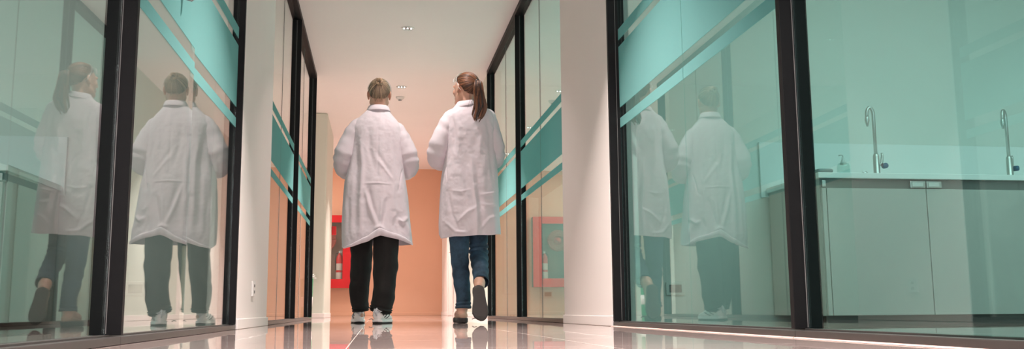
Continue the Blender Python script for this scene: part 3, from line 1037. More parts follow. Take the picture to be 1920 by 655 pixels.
def person_body(name, J, root, vox=0.0045):
    """J: joints in root-local coordinates; one continuous surface"""
    S = SDF((-0.42, -0.75, -0.02), (0.42, 0.62, 1.82), vox)
    hc, HR = np.array(J['head']), J['headR']
    T = add_head(S, hc, HR, J.get('hk', 1.0))
    # neck, torso
    S.cap(T((0, -0.022, -0.045)), J['neck'], 0.050 * J['nk'], 0.054 * J['nk'], 0.03)
    S.cap(J['neck'], J['chest'], 0.050, 0.085, 0.03)
    sl, sr = np.array(J['shoulder_l']), np.array(J['shoulder_r'])
    S.cap(sl, np.array(J['neck']) - (0.03, 0, 0.05), 0.040, 0.036, 0.03)
    S.cap(sr, np.array(J['neck']) - (-0.03, 0, 0.05), 0.040, 0.036, 0.03)
    S.ell(J['chest'], (0.135, 0.085, 0.15), 0.04)
    S.ell(J['waist'], (0.118, 0.085, 0.14), 0.06)
    S.ell(J['pelvis'], (0.15, 0.105, 0.12), 0.06)
    for s_ in ('l', 'r'):
        sx = -1 if s_ == 'l' else 1
        S.cap(J['shoulder_' + s_], J['elbow_' + s_], 0.038, 0.030, 0.01)
        S.cap(J['elbow_' + s_], J['wrist_' + s_], 0.031, 0.023, 0.01)
        hd = J['hand_' + s_]
        add_hand(S, J['wrist_' + s_], hd[0], hd[1], hd[3], hd[2])
        lk_ = J.get('leg', 1.0)
        S.cap(J['hip_' + s_], J['knee_' + s_], 0.075 * lk_, 0.048 * lk_, 0.03)
        S.cap(J['knee_' + s_], J['ankle_' + s_], 0.047 * lk_, 0.032, 0.02)
        kn, an = np.array(J['knee_' + s_]), np.array(J['ankle_' + s_])
        S.cap(kn * 0.85 + an * 0.15, kn * 0.5 + an * 0.5, 0.048 * lk_, 0.044 * lk_, 0.02)
        S.cap(J['ankle_' + s_], J['heel_' + s_], 0.033, 0.026, 0.02)
        S.cap(J['heel_' + s_], J['ball_' + s_], 0.026, 0.026, 0.02)
        S.cap(J['ball_' + s_], J['toe_' + s_], 0.028, 0.016, 0.02)
        S.cap(J['ankle_' + s_], J['ball_' + s_], 0.030, 0.024, 0.02)
    V, F = S.mesh(2)
    o = fast_obj(name, V, F, MT['skin'], root)
    # eyes and lips colouring
    for sx in (-1, 1):
        e = MB().lathe([(0.0005, -0.0118)] + [(0.0118 * math.sin(a), -0.0118 * math.cos(a)) for a in np.linspace(0.2, PI - 0.2, 10)] + [(0.0005, 0.0118)], n=18)
        ob = e.build('eye', MT['eye'], root, True)
        RM = Matrix([list(q) for q in HR]).to_4x4()
        ob.matrix_local = Matrix.Translation(T((sx * 0.031, 0.078, 0.002))) @ RM
        ir = MB().lathe([(0.0052, 0.0), (0.0050, 0.0012), (0.001, 0.002)], c=(0, 0.0108, 0), axis='y', n=16)
        # axis y lathe already points along the gaze
        io = ir.build('iris', MT['iris'], ob, True)
    lp = MB().tube([(-0.020, 0.088, -0.061), (-0.010, 0.0945, -0.0585), (0, 0.0955, -0.060), (0.010, 0.0945, -0.0585), (0.020, 0.088, -0.061)], [0.0015, 0.0035, 0.0035, 0.0035, 0.0015], 8)
    lp.tube([(-0.018, 0.088, -0.063), (-0.009, 0.0925, -0.067), (0, 0.0938, -0.068), (0.009, 0.0925, -0.067), (0.018, 0.088, -0.063)], [0.0015, 0.004, 0.0045, 0.004, 0.0015], 8)
    lo_ = lp.build('lips', MT['lip'], root, True)
    lo_.matrix_local = Matrix.Translation(hc) @ Matrix([list(q) for q in HR]).to_4x4()
    for sx in (-1, 1):
        br = MB().tube([(sx * 0.014, 0.088, 0.024), (sx * 0.030, 0.0885, 0.031), (sx * 0.048, 0.076, 0.026)], [0.002, 0.003, 0.0015], 8)
        bo = br.build('eyebrow', MT['brown'] if J.get('dark') else MT['blonde'], root, True)
        bo.matrix_local = lo_.matrix_local.copy()
    return o, T

# ---- hair: a cap plus many fine strand tubes
def hair_build(name, root, HM, strands, capdef, material, rad=0.0017, rng=None, n=5):
    V, F, A = [], [], []
    def add(v, f, a):
        b = len(V)
        V.extend(v); F.extend([tuple(i + b for i in q) for q in f]); A.extend([a] * len(v))
    if capdef is not None:
        v, f = capdef
        b = len(V)
        V.extend(v); F.extend([tuple(i + b for i in q) for q in f])
        A.extend([0.12] * len(v))
    for pts, r, a in strands:
        v, f = tube_arrays(pts, r, n, True)
        add(v, f, a)
    o = obj(name, V, F, material, root, True, A)
    o.matrix_local = HM
    return o

CR = np.array([0.0765, 0.0965, 0.0915])      # skull cap radii
CC = np.array([0, -0.012, 0.027])

def cap_point(d, grow=1.0):
    d = np.asarray(d, float); d = d / np.linalg.norm(d)
    return CC + d * CR * grow

def hairline(az):
    """lowest elevation of the scalp for azimuth az (0 = face, pi = nape)"""
    a = abs(((az + PI) % (2 * PI)) - PI)
    return float(np.interp(a, [0, 0.5, 1.0, 1.35, 1.75, 2.2, PI], [0.62, 0.56, 0.30, -0.02, -0.25, -0.95, -1.16]))

def cap_mesh(focus, grow=1.0):
    V, F = [], []
    na, ne = 64, 22
    for i in range(na):
        az = 2 * PI * i / na
        lo = hairline(az)
        for j in range(ne):
            el = lo + (PI / 2 - lo) * j / (ne - 1)
            d = (math.sin(az) * math.cos(el), math.cos(az) * math.cos(el), math.sin(el))
            V.append(tuple(cap_point(d, grow * (1.0 if j else 0.96))))
    for i in range(na):
        for j in range(ne - 1):
            a, b = i * ne + j, ((i + 1) % na) * ne + j
            F.append((a, b, b + 1, a + 1))
    return V, F

def scalp_strands(focus_dir, count, rng, rad=0.0016, lift=1.02):
    """strands from the hairline/scalp sweeping over the skull to the gathering point"""
    fd = np.array(focus_dir, float); fd /= np.linalg.norm(fd)
    out = []
    tones = np.clip(0.42 + 0.26 * rng.randn(90), 0, 1)
    for k in range(count):
        cl = rng.randint(90)
        az = 2 * PI * (cl + rng.normal(0, 0.28)) / 90
        lo = hairline(az)
        el = lo + 0.02 + (0.9 * abs(rng.normal(0, 0.45)) if rng.rand() < 0.6 else 0)
        el = min(el, 1.35)
        d0 = np.array((math.sin(az) * math.cos(el), math.cos(az) * math.cos(el), math.sin(el)))
        m = 13
        dot = np.clip(d0.dot(fd), -1, 1)
        om = math.acos(dot)
        if om < 0.15:
            continue
        g0 = lift + rng.uniform(-0.004, 0.016)
        pts = []
        ax = rng.normal(0, 0.03, 3)
        for i in range(m):
            t = i / (m - 1)
            d = (math.sin((1 - t) * om) * d0 + math.sin(t * om) * fd) / math.sin(om)
            d = d + ax * math.sin(PI * t)
            g = g0 if i else 0.985
            pts.append(cap_point(d, g + 0.02 * t * t))
        rr = [rad * (0.5 + 0.5 * min(1, 4 * t)) for t in np.linspace(0, 1, m)]
        out.append((pts, rr, float(np.clip(tones[cl] + 0.12 * rng.randn(), 0, 1))))
    return out

# ---- clothing
def polyline_dist(x, z, pts):
    best = np.full(x.shape, 9.0); bt = np.zeros(x.shape)
    L = [0.0]
    for a, b in zip(pts[:-1], pts[1:]):
        L.append(L[-1] + math.hypot(b[0] - a[0], b[1] - a[1]))
    for i, (a, b) in enumerate(zip(pts[:-1], pts[1:])):
        dx, dz = b[0] - a[0], b[1] - a[1]
        l2 = dx * dx + dz * dz
        t = np.clip(((x - a[0]) * dx + (z - a[1]) * dz) / l2, 0, 1)
        d = np.hypot(x - a[0] - t * dx, z - a[1] - t * dz)
        m = d < best
        best = np.where(m, d, best)
        bt = np.where(m, (L[i] + t * (L[i + 1] - L[i])) / L[-1], bt)
    return best, bt

def coat_torso(name, root, tab, ztop, hem_fn, ridges, K, seed=0.0, drape=0.010):
    nth, nz = 260, 220
    th = np.linspace(0, 2 * PI, nth, endpoint=False)
    v = np.linspace(0, 1, nz) ** 1.0
    TH, Vv = np.meshgrid(th, v, indexing='ij')
    xd, yd = np.cos(TH), np.sin(TH)
    hem = hem_fn(xd, yd)
    Z = hem * (1 - Vv) + ztop * Vv
    zc = Z
    xl, xr, yb, yf = [smooth_interp(tab, zc, c) for c in (1, 2, 3, 4)]
    pw = 0.86
    sx = np.sign(xd) * np.abs(xd) ** pw
    sy = np.sign(yd) * np.abs(yd) ** pw
    xm, hx = (xl + xr) / 2, (xr - xl) / 2
    X = xm + hx * sx
    Y = np.where(sy < 0, yb * sy, yf * sy)
    # outward direction in plan
    nx, ny = xd / np.maximum(hx, 0.03), yd / np.maximum(np.where(sy < 0, yb, yf), 0.03)
    nn = np.hypot(nx, ny); nx, ny = nx / nn, ny / nn
    P = np.stack([X, Y, Z], -1)
    low = np.clip((1.35 - Z) / 0.75, 0, 1)
    q = np.stack([xd * 1.35 + 3.1 + seed, yd * 1.35 + 1.7, Z * 0.55 + seed], -1)
    dsp = drape * (0.25 + 1.25 * low) * vnoise(q, 2.6)
    q2 = P * np.array([1, 1, 0.45]) + seed
    f1 = vnoise(q2, 13)
    dsp += 0.0026 * (0.25 + 1.3 * low) * (1 - 2 * np.abs(f1)) 
    dsp += 0.0018 * vnoise(P + seed, 31) + 0.0009 * vnoise(P + seed, 70)
    front = sy >= 0
    for pts, amp, wd in ridges:
        d, t = polyline_dist(X, Z, pts)
        tp = np.sin(np.clip(t, 0.02, 0.98) * PI) ** 0.5
        dsp += np.where(front, 0, amp * tp * np.exp(-(d / wd) ** 2))
    side = np.clip(1 - np.abs(nx) ** 4 * 0.75, 0.2, 1)
    fade = np.clip((ztop - Z) / 0.10, 0, 1)
    dsp = dsp * fade * side
    X = X + nx * dsp; Y = Y + ny * dsp
    V = np.stack([X, Y, Z], -1).reshape(-1, 3)
    V[:, 0] *= K; V[:, 2] = 0.086 + (V[:, 2] - 0.086) * K
    i, j = np.meshgrid(np.arange(nth), np.arange(nz - 1), indexing='ij')
    i2 = (i + 1) % nth
    F = np.stack([i * nz + j, i2 * nz + j, i2 * nz + j + 1, i * nz + j + 1], -1).reshape(-1, 4)
    o = fast_obj(name, V, F, MT['coat'], root)
    sm = o.modifiers.new('cloth_thickness', 'SOLIDIFY')
    sm.thickness = 0.0018
    sm.offset = -1
    return o, (V.reshape(nth, nz, 3), th)

def resample(pts, rad, m):
    P = np.array(pts, float); R = np.array(rad, float)
    # Catmull-Rom through the control points
    Q = np.vstack([2 * P[0] - P[1], P, 2 * P[-1] - P[-2]])
    out, ro = [], []
    n = len(P) - 1
    for s_ in np.linspace(0, n, m):
        i = min(int(s_), n - 1); t = s_ - i
        a, b, c, d = Q[i], Q[i + 1], Q[i + 2], Q[i + 3]
        out.append(0.5 * ((2 * b) + (-a + c) * t + (2 * a - 5 * b + 4 * c - d) * t * t + (-a + 3 * b - 3 * c + d) * t ** 3))
        ro.append(R[i] * (1 - t) + R[i + 1] * t)
    return np.array(out), np.array(ro)

def cloth_tube(name, root, pts, rad, material, m=90, n=64, amp=0.004, freq=14, seed=0.0, rings=(), thick=0.0016, close_top=False, flat=1.0, gather=0.0):
    C_, R_ = resample(pts, rad, m)
    v, f = tube_arrays(C_, R_, n, False)
    V = np.array(v).reshape(m, n, 3)
    D = V - C_[:, None, :]
    L = np.linalg.norm(D, axis=2, keepdims=True)
    U = D / L
    s_ = np.linspace(0, 1, m)[:, None]
    q = V + seed
    f1 = vnoise(q * np.array([1, 1, 0.6]), freq)
    dsp = amp * (1 - 2 * np.abs(f1)) + amp * 0.5 * vnoise(q + 5, freq * 2.2)
    for (c0, wd, a_, k_) in rings:      # compression creases around s=c0
        ph = vnoise(q, 9) * 2.2
        dsp = dsp + a_ * np.exp(-((s_ - c0) / wd) ** 2) * np.sin(s_ * k_ + ph)
    V = V + U * dsp[..., None]
    if flat != 1.0:
        V[..., 1] = C_[:, None, 1] + (V[..., 1] - C_[:, None, 1]) * flat
    o = fast_obj(name, V.reshape(-1, 3), np.array(f), material, root)
    sm = o.modifiers.new('cloth_thickness', 'SOLIDIFY')
    sm.thickness = thick
    sm.offset = -1
    return o

def join_into(o, others):
    """append meshes of others to o (same material) and delete them"""
    bm = bmesh.new()
    bm.from_mesh(o.data)
    for q in others:
        bm.from_mesh(q.data)
        me = q.data
        bpy.data.objects.remove(q, do_unlink=True)
        bpy.data.meshes.remove(me)
    bm.to_mesh(o.data)
    bm.free()
    o.data.polygons.foreach_set('use_smooth', [True] * len(o.data.polygons))

def collar(root, parent, c, rx, ry, ztop, tilt=0.0):
    """turned-down collar, open at the front"""
    n = 60
    prof = [(0.0, -0.030), (0.001, -0.012), (0.003, 0.0), (0.008, 0.003), (0.014, -0.003), (0.021, -0.020), (0.027, -0.036), (0.0265, -0.0375), (0.019, -0.022), (0.012, -0.006)]
    V, F = [], []
    for i in range(n + 1):
        a = -PI / 2 + (i / n - 0.5) * 2 * (PI * 0.86)
        fr = max(0, math.sin(a))
        for (o_, dz) in prof:
            k = 1 + 0.7 * fr
            V.append((c[0] + (rx + o_ * k) * math.cos(a), c[1] + (ry + o_ * k) * math.sin(a), ztop + dz * k - 0.035 * fr + tilt * math.cos(a)))
    m = len(prof)
    for i in range(n):
        for j in range(m - 1):
            F.append((i * m + j, (i + 1) * m + j, (i + 1) * m + j + 1, i * m + j + 1))
    o = obj('collar', V, F, MT['coat'], parent)
    return o

def sneaker(root, name, loc, R3, right=True, upper_m='sneaker', sole_m='soleb', detail=True, hk=1.0, solez=0.026, L=0.27, wk=1.0):
    sx = 1 if right else -1
    ys = np.array([0, .008, .02, .05, .09, .13, .17, .21, .24, .26, .27]) * L / 0.27
    ws = np.array([.006, .022, .030, .034, .033, .036, .042, .044, .036, .022, .008])
    cx = np.array([0, 0, 0, 0, 0, .002, .004, .006, .005, .002, 0]) * -sx
    hs = np.array([.070, .088, .096, .098, .092, .080, .064, .052, .044, .034, .024]) * hk
    m = 42
    yy = np.linspace(0, ys[-1], m)
    W = np.interp(yy, ys, ws) * wk; Cx = np.interp(yy, ys, cx); H = np.interp(yy, ys, hs)
    ang = np.linspace(0, 2 * PI, 30, endpoint=False)
    V, F = [], []
    zb = solez * 0.8
    for i in range(m):
        for a in ang:
            ca, sa = math.cos(a), math.sin(a)
            zz = (zb + H[i]) / 2 + (H[i] - zb) / 2 * (math.copysign(abs(sa) ** 0.8, sa))
            taper = 1 - 0.38 * max(0, sa) ** 1.5 * (1 if yy[i] < 0.16 else 0.6)
            V.append((Cx[i] + W[i] * math.copysign(abs(ca) ** 0.7, ca) * taper, yy[i], zz))
    n = len(ang)
    for i in range(m - 1):
        for k in range(n):
            F.append((i * n + k, i * n + (k + 1) % n, (i + 1) * n + (k + 1) % n, (i + 1) * n + k))
    F.append(tuple(range(n - 1, -1, -1))); F.append(tuple((m - 1) * n + k for k in range(n)))
    up = obj(name, V, F, MT[upper_m], root)
    MM = Matrix([list(q) for q in R3]).to_4x4(); MM.translation = Vector(loc)
    up.matrix_local = MM
    # sole: outline with rounded rim
    V, F = [], []
    k_ = 0
    lay = [(0.0, 0.90), (0.002, 0.98), (0.010, 1.06), (solez * 0.7, 1.08), (solez, 1.03), (solez, 0.6)]
    outl = [(Cx[i] + W[i], yy[i]) for i in range(m)] + [(Cx[i] - W[i], yy[i]) for i in range(m - 1, -1, -1)]
    cxm, cym = 0.0, ys[-1] / 2
    for (z, s_) in lay:
        for i, (x, y) in enumerate(outl):
            cc = Cx[i] if i < m else Cx[2 * m - 1 - i]
            toe = 0.010 * max(0, (y - 0.8 * ys[-1]) / (0.2 * ys[-1])) ** 2 + 0.004 * max(0, (0.02 - y) / 0.02)
            V.append((cc + (x - cc) * s_, cym + (y - cym) * (0.985 + (s_ - 0.9) * 0.16), z + (toe if z < solez else 0)))
    no = len(outl)
    for l in range(len(lay) - 1):
        for k in range(no):
            F.append((l * no + k, l * no + (k + 1) % no, (l + 1) * no + (k + 1) % no, (l + 1) * no + k))
    F.append(tuple(range(no - 1, -1, -1))); F.append(tuple((len(lay) - 1) * no + k for k in range(no)))
    so = obj('sole', V, F, MT[sole_m], up, smooth=False)
    if sole_m == 'sneaker':
        V, F = [], []
        for (z, s_) in ((-0.001, 1.0), (0.0045, 1.07), (0.006, 1.09), (0.007, 1.04)):
            for i, (x, y) in enumerate(outl):
                cc = Cx[i] if i < m else Cx[2 * m - 1 - i]
                toe = 0.010 * max(0, (y - 0.8 * ys[-1]) / (0.2 * ys[-1])) ** 2 + 0.004 * max(0, (0.02 - y) / 0.02)
                V.append((cc + (x - cc) * s_, cym + (y - cym) * (0.985 + (s_ - 0.9) * 0.16), z + toe))
        for l in range(3):
            for k in range(no):
                F.append((l * no + k, l * no + (k + 1) % no, (l + 1) * no + (k + 1) % no, (l + 1) * no + k))
        F.append(tuple(range(no - 1, -1, -1))); F.append(tuple(3 * no + k for k in range(no)))
        obj('outsole', V, F, MT['soleb'], up, smooth=False)
    def surf(y, a, out=0.0):
        w_, c_, h_ = np.interp(y, yy, W), np.interp(y, yy, Cx), np.interp(y, yy, H)
        ca, sa = math.cos(a), math.sin(a)
        taper = 1 - 0.38 * max(0, sa) ** 1.5 * (1 if y < 0.16 else 0.6)
        return (c_ + (w_ + out) * math.copysign(abs(ca) ** 0.7, ca) * taper, y - (out if y < 0.01 else 0), (zb + h_) / 2 + ((h_ - zb) / 2 + out) * math.copysign(abs(sa) ** 0.8, sa))
    if detail:
        la = MB()
        for y in (0.125, 0.142, 0.159, 0.176, 0.193):
            la.tube([surf(y + 0.004 * math.cos(a * 2), a, 0.002) for a in np.linspace(0.32 * PI, 0.68 * PI, 9)], 0.0028, 6)
        la.build('laces', MT['sneaker'], up, True)
        st = MB()
        for sgn in (0, 1):
            for (y0, y1, a0, a1, w_) in ((0.03, 0.10, -0.05, 0.30, 0.0035), (0.06, 0.14, -0.15, 0.22, 0.003), (0.10, 0.17, -0.2, 0.15, 0.003), (0.02, 0.05, 0.30, 0.36, 0.003), (0.004, 0.05, 0.20, 0.05, 0.003), (0.003, 0.06, 0.34, 0.22, 0.0026)):
                pts = []
                for t in np.linspace(0, 1, 9):
                    a = (a0 + (a1 - a0) * t ** 1.5) * PI
                    if sgn:
                        a = PI - a
                    pts.append(surf(y0 + (y1 - y0) * t, a, 0.001))
                st.tube(pts, w_, 6)
        st.build('side_stripes', MT['dark_line'], up, True)
        hp = MB()
        for zt in (0.25, 0.42):
            hp.tube([surf(0.055 * abs(math.cos(a)) ** 1.2 + 0.001, (zt if a < PI / 2 else 1 - zt) * PI * 0.5 + (0 if a < PI / 2 else PI * 0.5), 0.0015) for a in np.linspace(0.02, PI - 0.02, 17)], 0.0045, 6)
        hp.tube([(0, -0.002, 0.050), (0, -0.006, 0.075), (0, -0.004, 0.098), (0, 0.006, 0.104)], [0.006, 0.007, 0.006, 0.004], 8)
        hp.build('heel_panel', MT['sneakergrey'], up, True)
        MB().tube([(0.040 * math.cos(a) * 0.7, 0.047 + 0.043 * math.sin(a), 0.094 + 0.006 * math.cos(a) ** 2) for a in np.linspace(0, 2 * PI, 25)], 0.006, 8).build('padded_collar', MT['sneakergrey'], up, True)
    return up

def goggles(label, loc, MW, tm='white'):
    r = tag(empty('safety_glasses'), label, 'glasses')
    r.matrix_world = Matrix.Translation(Vector(loc)) @ MW
    def arc(y, r_x, r_z, zc, a0=-1.62, a1=1.62, m=33):
        return [(r_x * math.sin(a), y + 0.02 * math.cos(a), zc + r_z * math.cos(a)) for a in np.linspace(a0, a1, m)]
    u = arc(-0.005, 0.087, 0.090, 0.034)
    l = arc(0.040, 0.080, 0.072, 0.034, -1.45, 1.45)
    MB().tube(u, 0.0014, 8).tube(l, 0.0012, 8).build('frame', MT['cab'], r, True)
    V = [p for p in arc(-0.005, 0.087, 0.090, 0.034, -1.5, 1.5)] + [p for p in arc(0.040, 0.080, 0.072, 0.034, -1.45, 1.45)]
    F = [(i, i + 1, 33 + i + 1, 33 + i) for i in range(32)]
    o = obj('lens', V, F, MT['clear'], r)
    sm = o.modifiers.new('lens_thickness', 'SOLIDIFY'); sm.thickness = 0.0016
    for sx in (-1, 1):
        MB().tube([(sx * 0.087, -0.006, 0.034), (sx * 0.087, -0.012, 0.010), (sx * 0.086, -0.022, -0.012), (sx * 0.082, -0.036, -0.03)], [0.0016, 0.0017, 0.0017, 0.0014], 8).build('temple', MT[tm], r, True)
    return r

# ================================================================== woman on the left: ash blonde, black trousers
rng = np.random.RandomState(11)
BX, BY = 0.0, 6.70
pb = tag(empty('person', (BX, BY, 0)), 'woman in white lab coat and black trousers walking away, fair hair in a small bun', 'person', 'women walking down the corridor')
KB = 1.012
HRb = rot3(0.0, 0.0, -0.02)
JB = dict(head=(0.004, 0.0, 1.645), headR=HRb, hk=1.0, nk=1.0, neck=(0.0, -0.015, 1.50), chest=(0, 0, 1.30), waist=(0, 0.0, 1.12), pelvis=(0, 0, 0.94),
          shoulder_l=(-0.150, 0, 1.385), shoulder_r=(0.138, 0, 1.370), elbow_l=(-0.240, 0.03, 1.150), elbow_r=(0.220, 0.03, 1.145),
          wrist_l=(-0.178, 0.225, 1.112), wrist_r=(0.160, 0.225, 1.108),
          hand_l=((0.45, 0.88, 0.05), (0.85, -0.45, 0.2), -1, 0.7), hand_r=((-0.40, 0.90, 0.10), (-0.85, -0.40, 0.3), 1, 0.6),
          hip_l=(-0.085, 0.0, 0.90), knee_l=(-0.105, 0.12, 0.50), ankle_l=(-0.115, 0.235, 0.10), heel_l=(-0.115, 0.215, 0.055), ball_l=(-0.125, 0.35, 0.045), toe_l=(-0.13, 0.41, 0.045),
          hip_r=(0.085, 0, 0.90), knee_r=(0.062, -0.01, 0.49), ankle_r=(0.022, -0.075, 0.10), heel_r=(0.018, -0.092, 0.055), ball_r=(0.050, 0.02, 0.045), toe_r=(0.068, 0.075, 0.045))
bodyB, TB = person_body('body', JB, pb)
HMb = Matrix.Translation(Vector(JB['head'])) @ Matrix([list(q) for q in HRb]).to_4x4()
foc = (0, -0.88, 0.44)
st = scalp_strands(foc, 620, rng)
# loose wisps at the nape
for k in range(26):
    a = rng.uniform(-0.9, 0.9)
    p0 = cap_point((math.sin(a) * 0.6, -0.9, -0.85), 0.99)
    st.append(([p0, p0 + (rng.normal(0, .004), -0.004, -0.016), p0 + (rng.normal(0, .008), 0.002, -0.034)], [0.0009, 0.0007, 0.0003], float(rng.uniform(.3, .9))))
# the bun: coiled strands
bc = cap_point(foc, 1.04)
fd = np.array(foc) / np.linalg.norm(foc)
e1 = np.array([1.0, 0, 0]); e2 = np.cross(fd, e1)
for lockn, (r0, ph0, h0, tone) in enumerate([(0.020, 0.0, 0.004, 0.85), (0.021, 1.6, 0.008, 0.35), (0.019, 3.1, 0.003, 0.95), (0.020, 4.6, 0.009, 0.5), (0.010, 0.8, 0.016, 0.75), (0.010, 3.6, 0.017, 0.2), (0.012, 5.2, 0.020, 0.9)]):
    for k in range(15):
        oa, oq = rng.uniform(0, 2 * PI), rng.uniform(0, 0.0052)
        span = rng.uniform(2.3, 2.7)
        pts = []
        for t in np.linspace(0, 1, 14):
            a = ph0 + span * t
            env = math.sin(PI * (0.12 + 0.80 * t))
            rr_ = r0 + oq * math.cos(oa) * env
            pts.append(bc + (e1 * math.cos(a) + e2 * math.sin(a)) * rr_ + fd * (h0 + 0.010 * math.sin(PI * t) + oq * math.sin(oa) * env - 0.006 * (1 - env)))
        pts = [bc + (p_ - bc) * 1.2 for p_ in pts]
        st.append((pts, 0.0021, float(np.clip(tone + 0.1 * rng.randn(), 0, 1))))
for k in range(16):
    a = rng.uniform(0, 2 * PI)
    v0 = e1 * math.cos(a) + e2 * math.sin(a)
    st.append(([bc + fd * 0.01, bc + v0 * 0.02 + fd * 0.018, bc + v0 * 0.036 + fd * 0.008], [0.002, 0.0016, 0.0006], float(rng.uniform(.3, 1))))
hair_build('hair', pb, HMb, st, cap_mesh(foc, 0.995), MT['blonde'])

tabB = [(0.49, -0.236, 0.252, 0.185, 0.20), (0.58, -0.243, 0.246, 0.178, 0.195), (0.70, -0.246, 0.232, 0.165, 0.185), (0.885, -0.240, 0.214, 0.150, 0.165),
        (0.994, -0.231, 0.198, 0.140, 0.150), (1.076, -0.213, 0.187, 0.130, 0.140), (1.153, -0.198, 0.182, 0.125, 0.135), (1.25, -0.190, 0.178, 0.122, 0.135),
        (1.33, -0.188, 0.176, 0.118, 0.13), (1.385, -0.186, 0.168, 0.112, 0.12), (1.43, -0.165, 0.142, 0.102, 0.105), (1.47, -0.124, 0.106, 0.090, 0.085), (1.505, -0.088, 0.080, 0.074, 0.065), (1.53, -0.068, 0.064, 0.064, 0.055), (1.56, -0.062, 0.058, 0.058, 0.05)]
def hemB(xd, yd):
    x = xd * 0.245
    back = np.interp(x, [-0.245, -0.17, -0.05, 0.0, 0.016, 0.04, 0.154, 0.248], [0.515, 0.527, 0.562, 0.594, 0.602, 0.596, 0.572, 0.537])
    front = 0.553
    w_ = np.clip((yd + 0.35) / 0.5, 0, 1)
    return back * (1 - w_) + front * w_
ridB = [([(-0.165, 1.34), (-0.150, 1.15), (-0.155, 0.95), (-0.160, 0.62)], -0.012, 0.020),
        ([(-0.125, 1.30), (-0.105, 1.10), (-0.115, 0.85), (-0.118, 0.62)], 0.012, 0.016),
        ([(-0.07, 1.38), (-0.06, 1.22), (-0.03, 1.10), (0.0, 1.02)], -0.007, 0.018),
        ([(0.0, 1.36), (0.002, 1.2), (0.0, 1.02)], -0.003, 0.006),
        ([(-0.02, 1.15), (0.05, 1.07), (0.11, 0.99)], 0.005, 0.010),
        ([(-0.05, 1.25), (0.03, 1.13), (0.10, 1.03)], -0.004, 0.014),
        ([(-0.095, 0.965), (0.0, 0.968), (0.10, 0.962)], 0.004, 0.006),
        ([(-0.09, 0.93), (-0.055, 0.80), (-0.02, 0.71), (0.005, 0.655)], 0.013, 0.012),
        ([(-0.06, 0.93), (-0.03, 0.80), (0.0, 0.70)], -0.011, 0.012),
        ([(0.03, 0.86), (0.025, 0.75), (0.018, 0.66)], 0.010, 0.010),
        ([(0.07, 0.88), (0.055, 0.76), (0.03, 0.66)], -0.008, 0.014),
        ([(-0.02, 0.648), (0.02, 0.660), (0.05, 0.640)], 0.014, 0.014),
        ([(0.145, 0.72), (0.175, 0.700), (0.205, 0.735)], 0.016, 0.012),
        ([(0.19, 0.70), (0.215, 0.65), (0.225, 0.59)], 0.010, 0.012),
        ([(0.14, 0.74), (0.12, 0.67), (0.14, 0.60)], -0.010, 0.016),
        ([(0.172, 1.08), (0.158, 1.00), (0.150, 0.92)], -0.009, 0.004),
        ([(0.10, 1.32), (0.13, 1.15), (0.15, 1.0)], -0.005, 0.02),
        ([(-0.21, 0.9), (-0.20, 0.75), (-0.205, 0.6)], -0.008, 0.015)]
coatB, (VB, thB) = coat_torso('lab_coat', pb, tabB, 1.545, hemB, ridB, KB, 0.3)
# turned-up hem along the lifted back of the coat
nb = len(thB)
rows = []
idx = [i for i in range(nb) if math.sin(thB[i]) < -0.12]
rows_v, rows_f = [], []
for q, i in enumerate(idx):
    p0 = VB[i, 0]; p1 = VB[i, 8]
    x = p0[0]
    hgt = float(np.interp(x, [-0.245, -0.19, -0.10, 0.0, 0.02, 0.10, 0.20, 0.25], [0.003, 0.012, 0.030, 0.046, 0.050, 0.036, 0.030, 0.006]))
    out = np.array([p0[0] * 0.35, -1.0, 0]); out /= np.linalg.norm(out)
    wob = 0.003 * math.sin(x * 60) + 0.002 * math.sin(x * 133 + 1)
    for (dz, o_) in ((-0.002, 0.0005), (-0.004, 0.012), (hgt * 0.4, 0.024 + wob), (hgt * 0.8, 0.024 + wob), (hgt, 0.019 + wob), (hgt - 0.001, 0.015 + wob)):
        # follow the coat surface upward
        k = min(int(max(0, dz) / 0.0049), 14)
        b_ = VB[i, k]
        rows_v.append((b_[0] + out[0] * o_, b_[1] + out[1] * o_, p0[2] + dz))
for q in range(len(idx) - 1):
    for j in range(5):
        a = q * 6 + j
        rows_f.append((a, a + 6, a + 7, a + 1))
obj('turned_up_hem', rows_v, rows_f, MT['coat'], coatB)
def sleeve(coat, root, pts, rad, seed):
    s_ = cloth_tube('sleeve', root, pts, rad, MT['coat'], m=100, n=72, amp=0.0042, freq=9, seed=seed,
                    rings=((0.58, 0.12, 0.0042, 55), (0.28, 0.10, 0.0022, 50), (0.86, 0.10, 0.003, 60)))
    s_.parent = coat
    return s_
sleeve(coatB, pb, [(-0.095, 0.0, 1.442), (-0.146, 0.0, 1.405), (-0.195, -0.003, 1.315), (-0.234, -0.006, 1.215), (-0.246, 0.030, 1.135), (-0.226, 0.11, 1.105), (-0.182, 0.20, 1.110)],
       [0.040, 0.060, 0.066, 0.070, 0.072, 0.064, 0.058], 1.3)
sleeve(coatB, pb, [(0.085, 0.0, 1.425), (0.128, 0.0, 1.385), (0.175, -0.003, 1.300), (0.213, -0.006, 1.205), (0.226, 0.030, 1.130), (0.206, 0.11, 1.105), (0.165, 0.20, 1.105)],
       [0.040, 0.060, 0.066, 0.069, 0.070, 0.063, 0.058], 4.1)
collar(pb, coatB, (0.0, -0.012, 0), 0.060, 0.056, 1.556)
for z in (1.30, 1.14, 0.98, 0.82):
    MB().lathe([(0.001, -0.001), (0.008, 0.0), (0.009, 0.002), (0.007, 0.004), (0.001, 0.003)], c=(0.012, float(interp(tabB, z, 4)) + 0.004, z), axis='y', n=16).build('button', MT['white'], coatB, True)

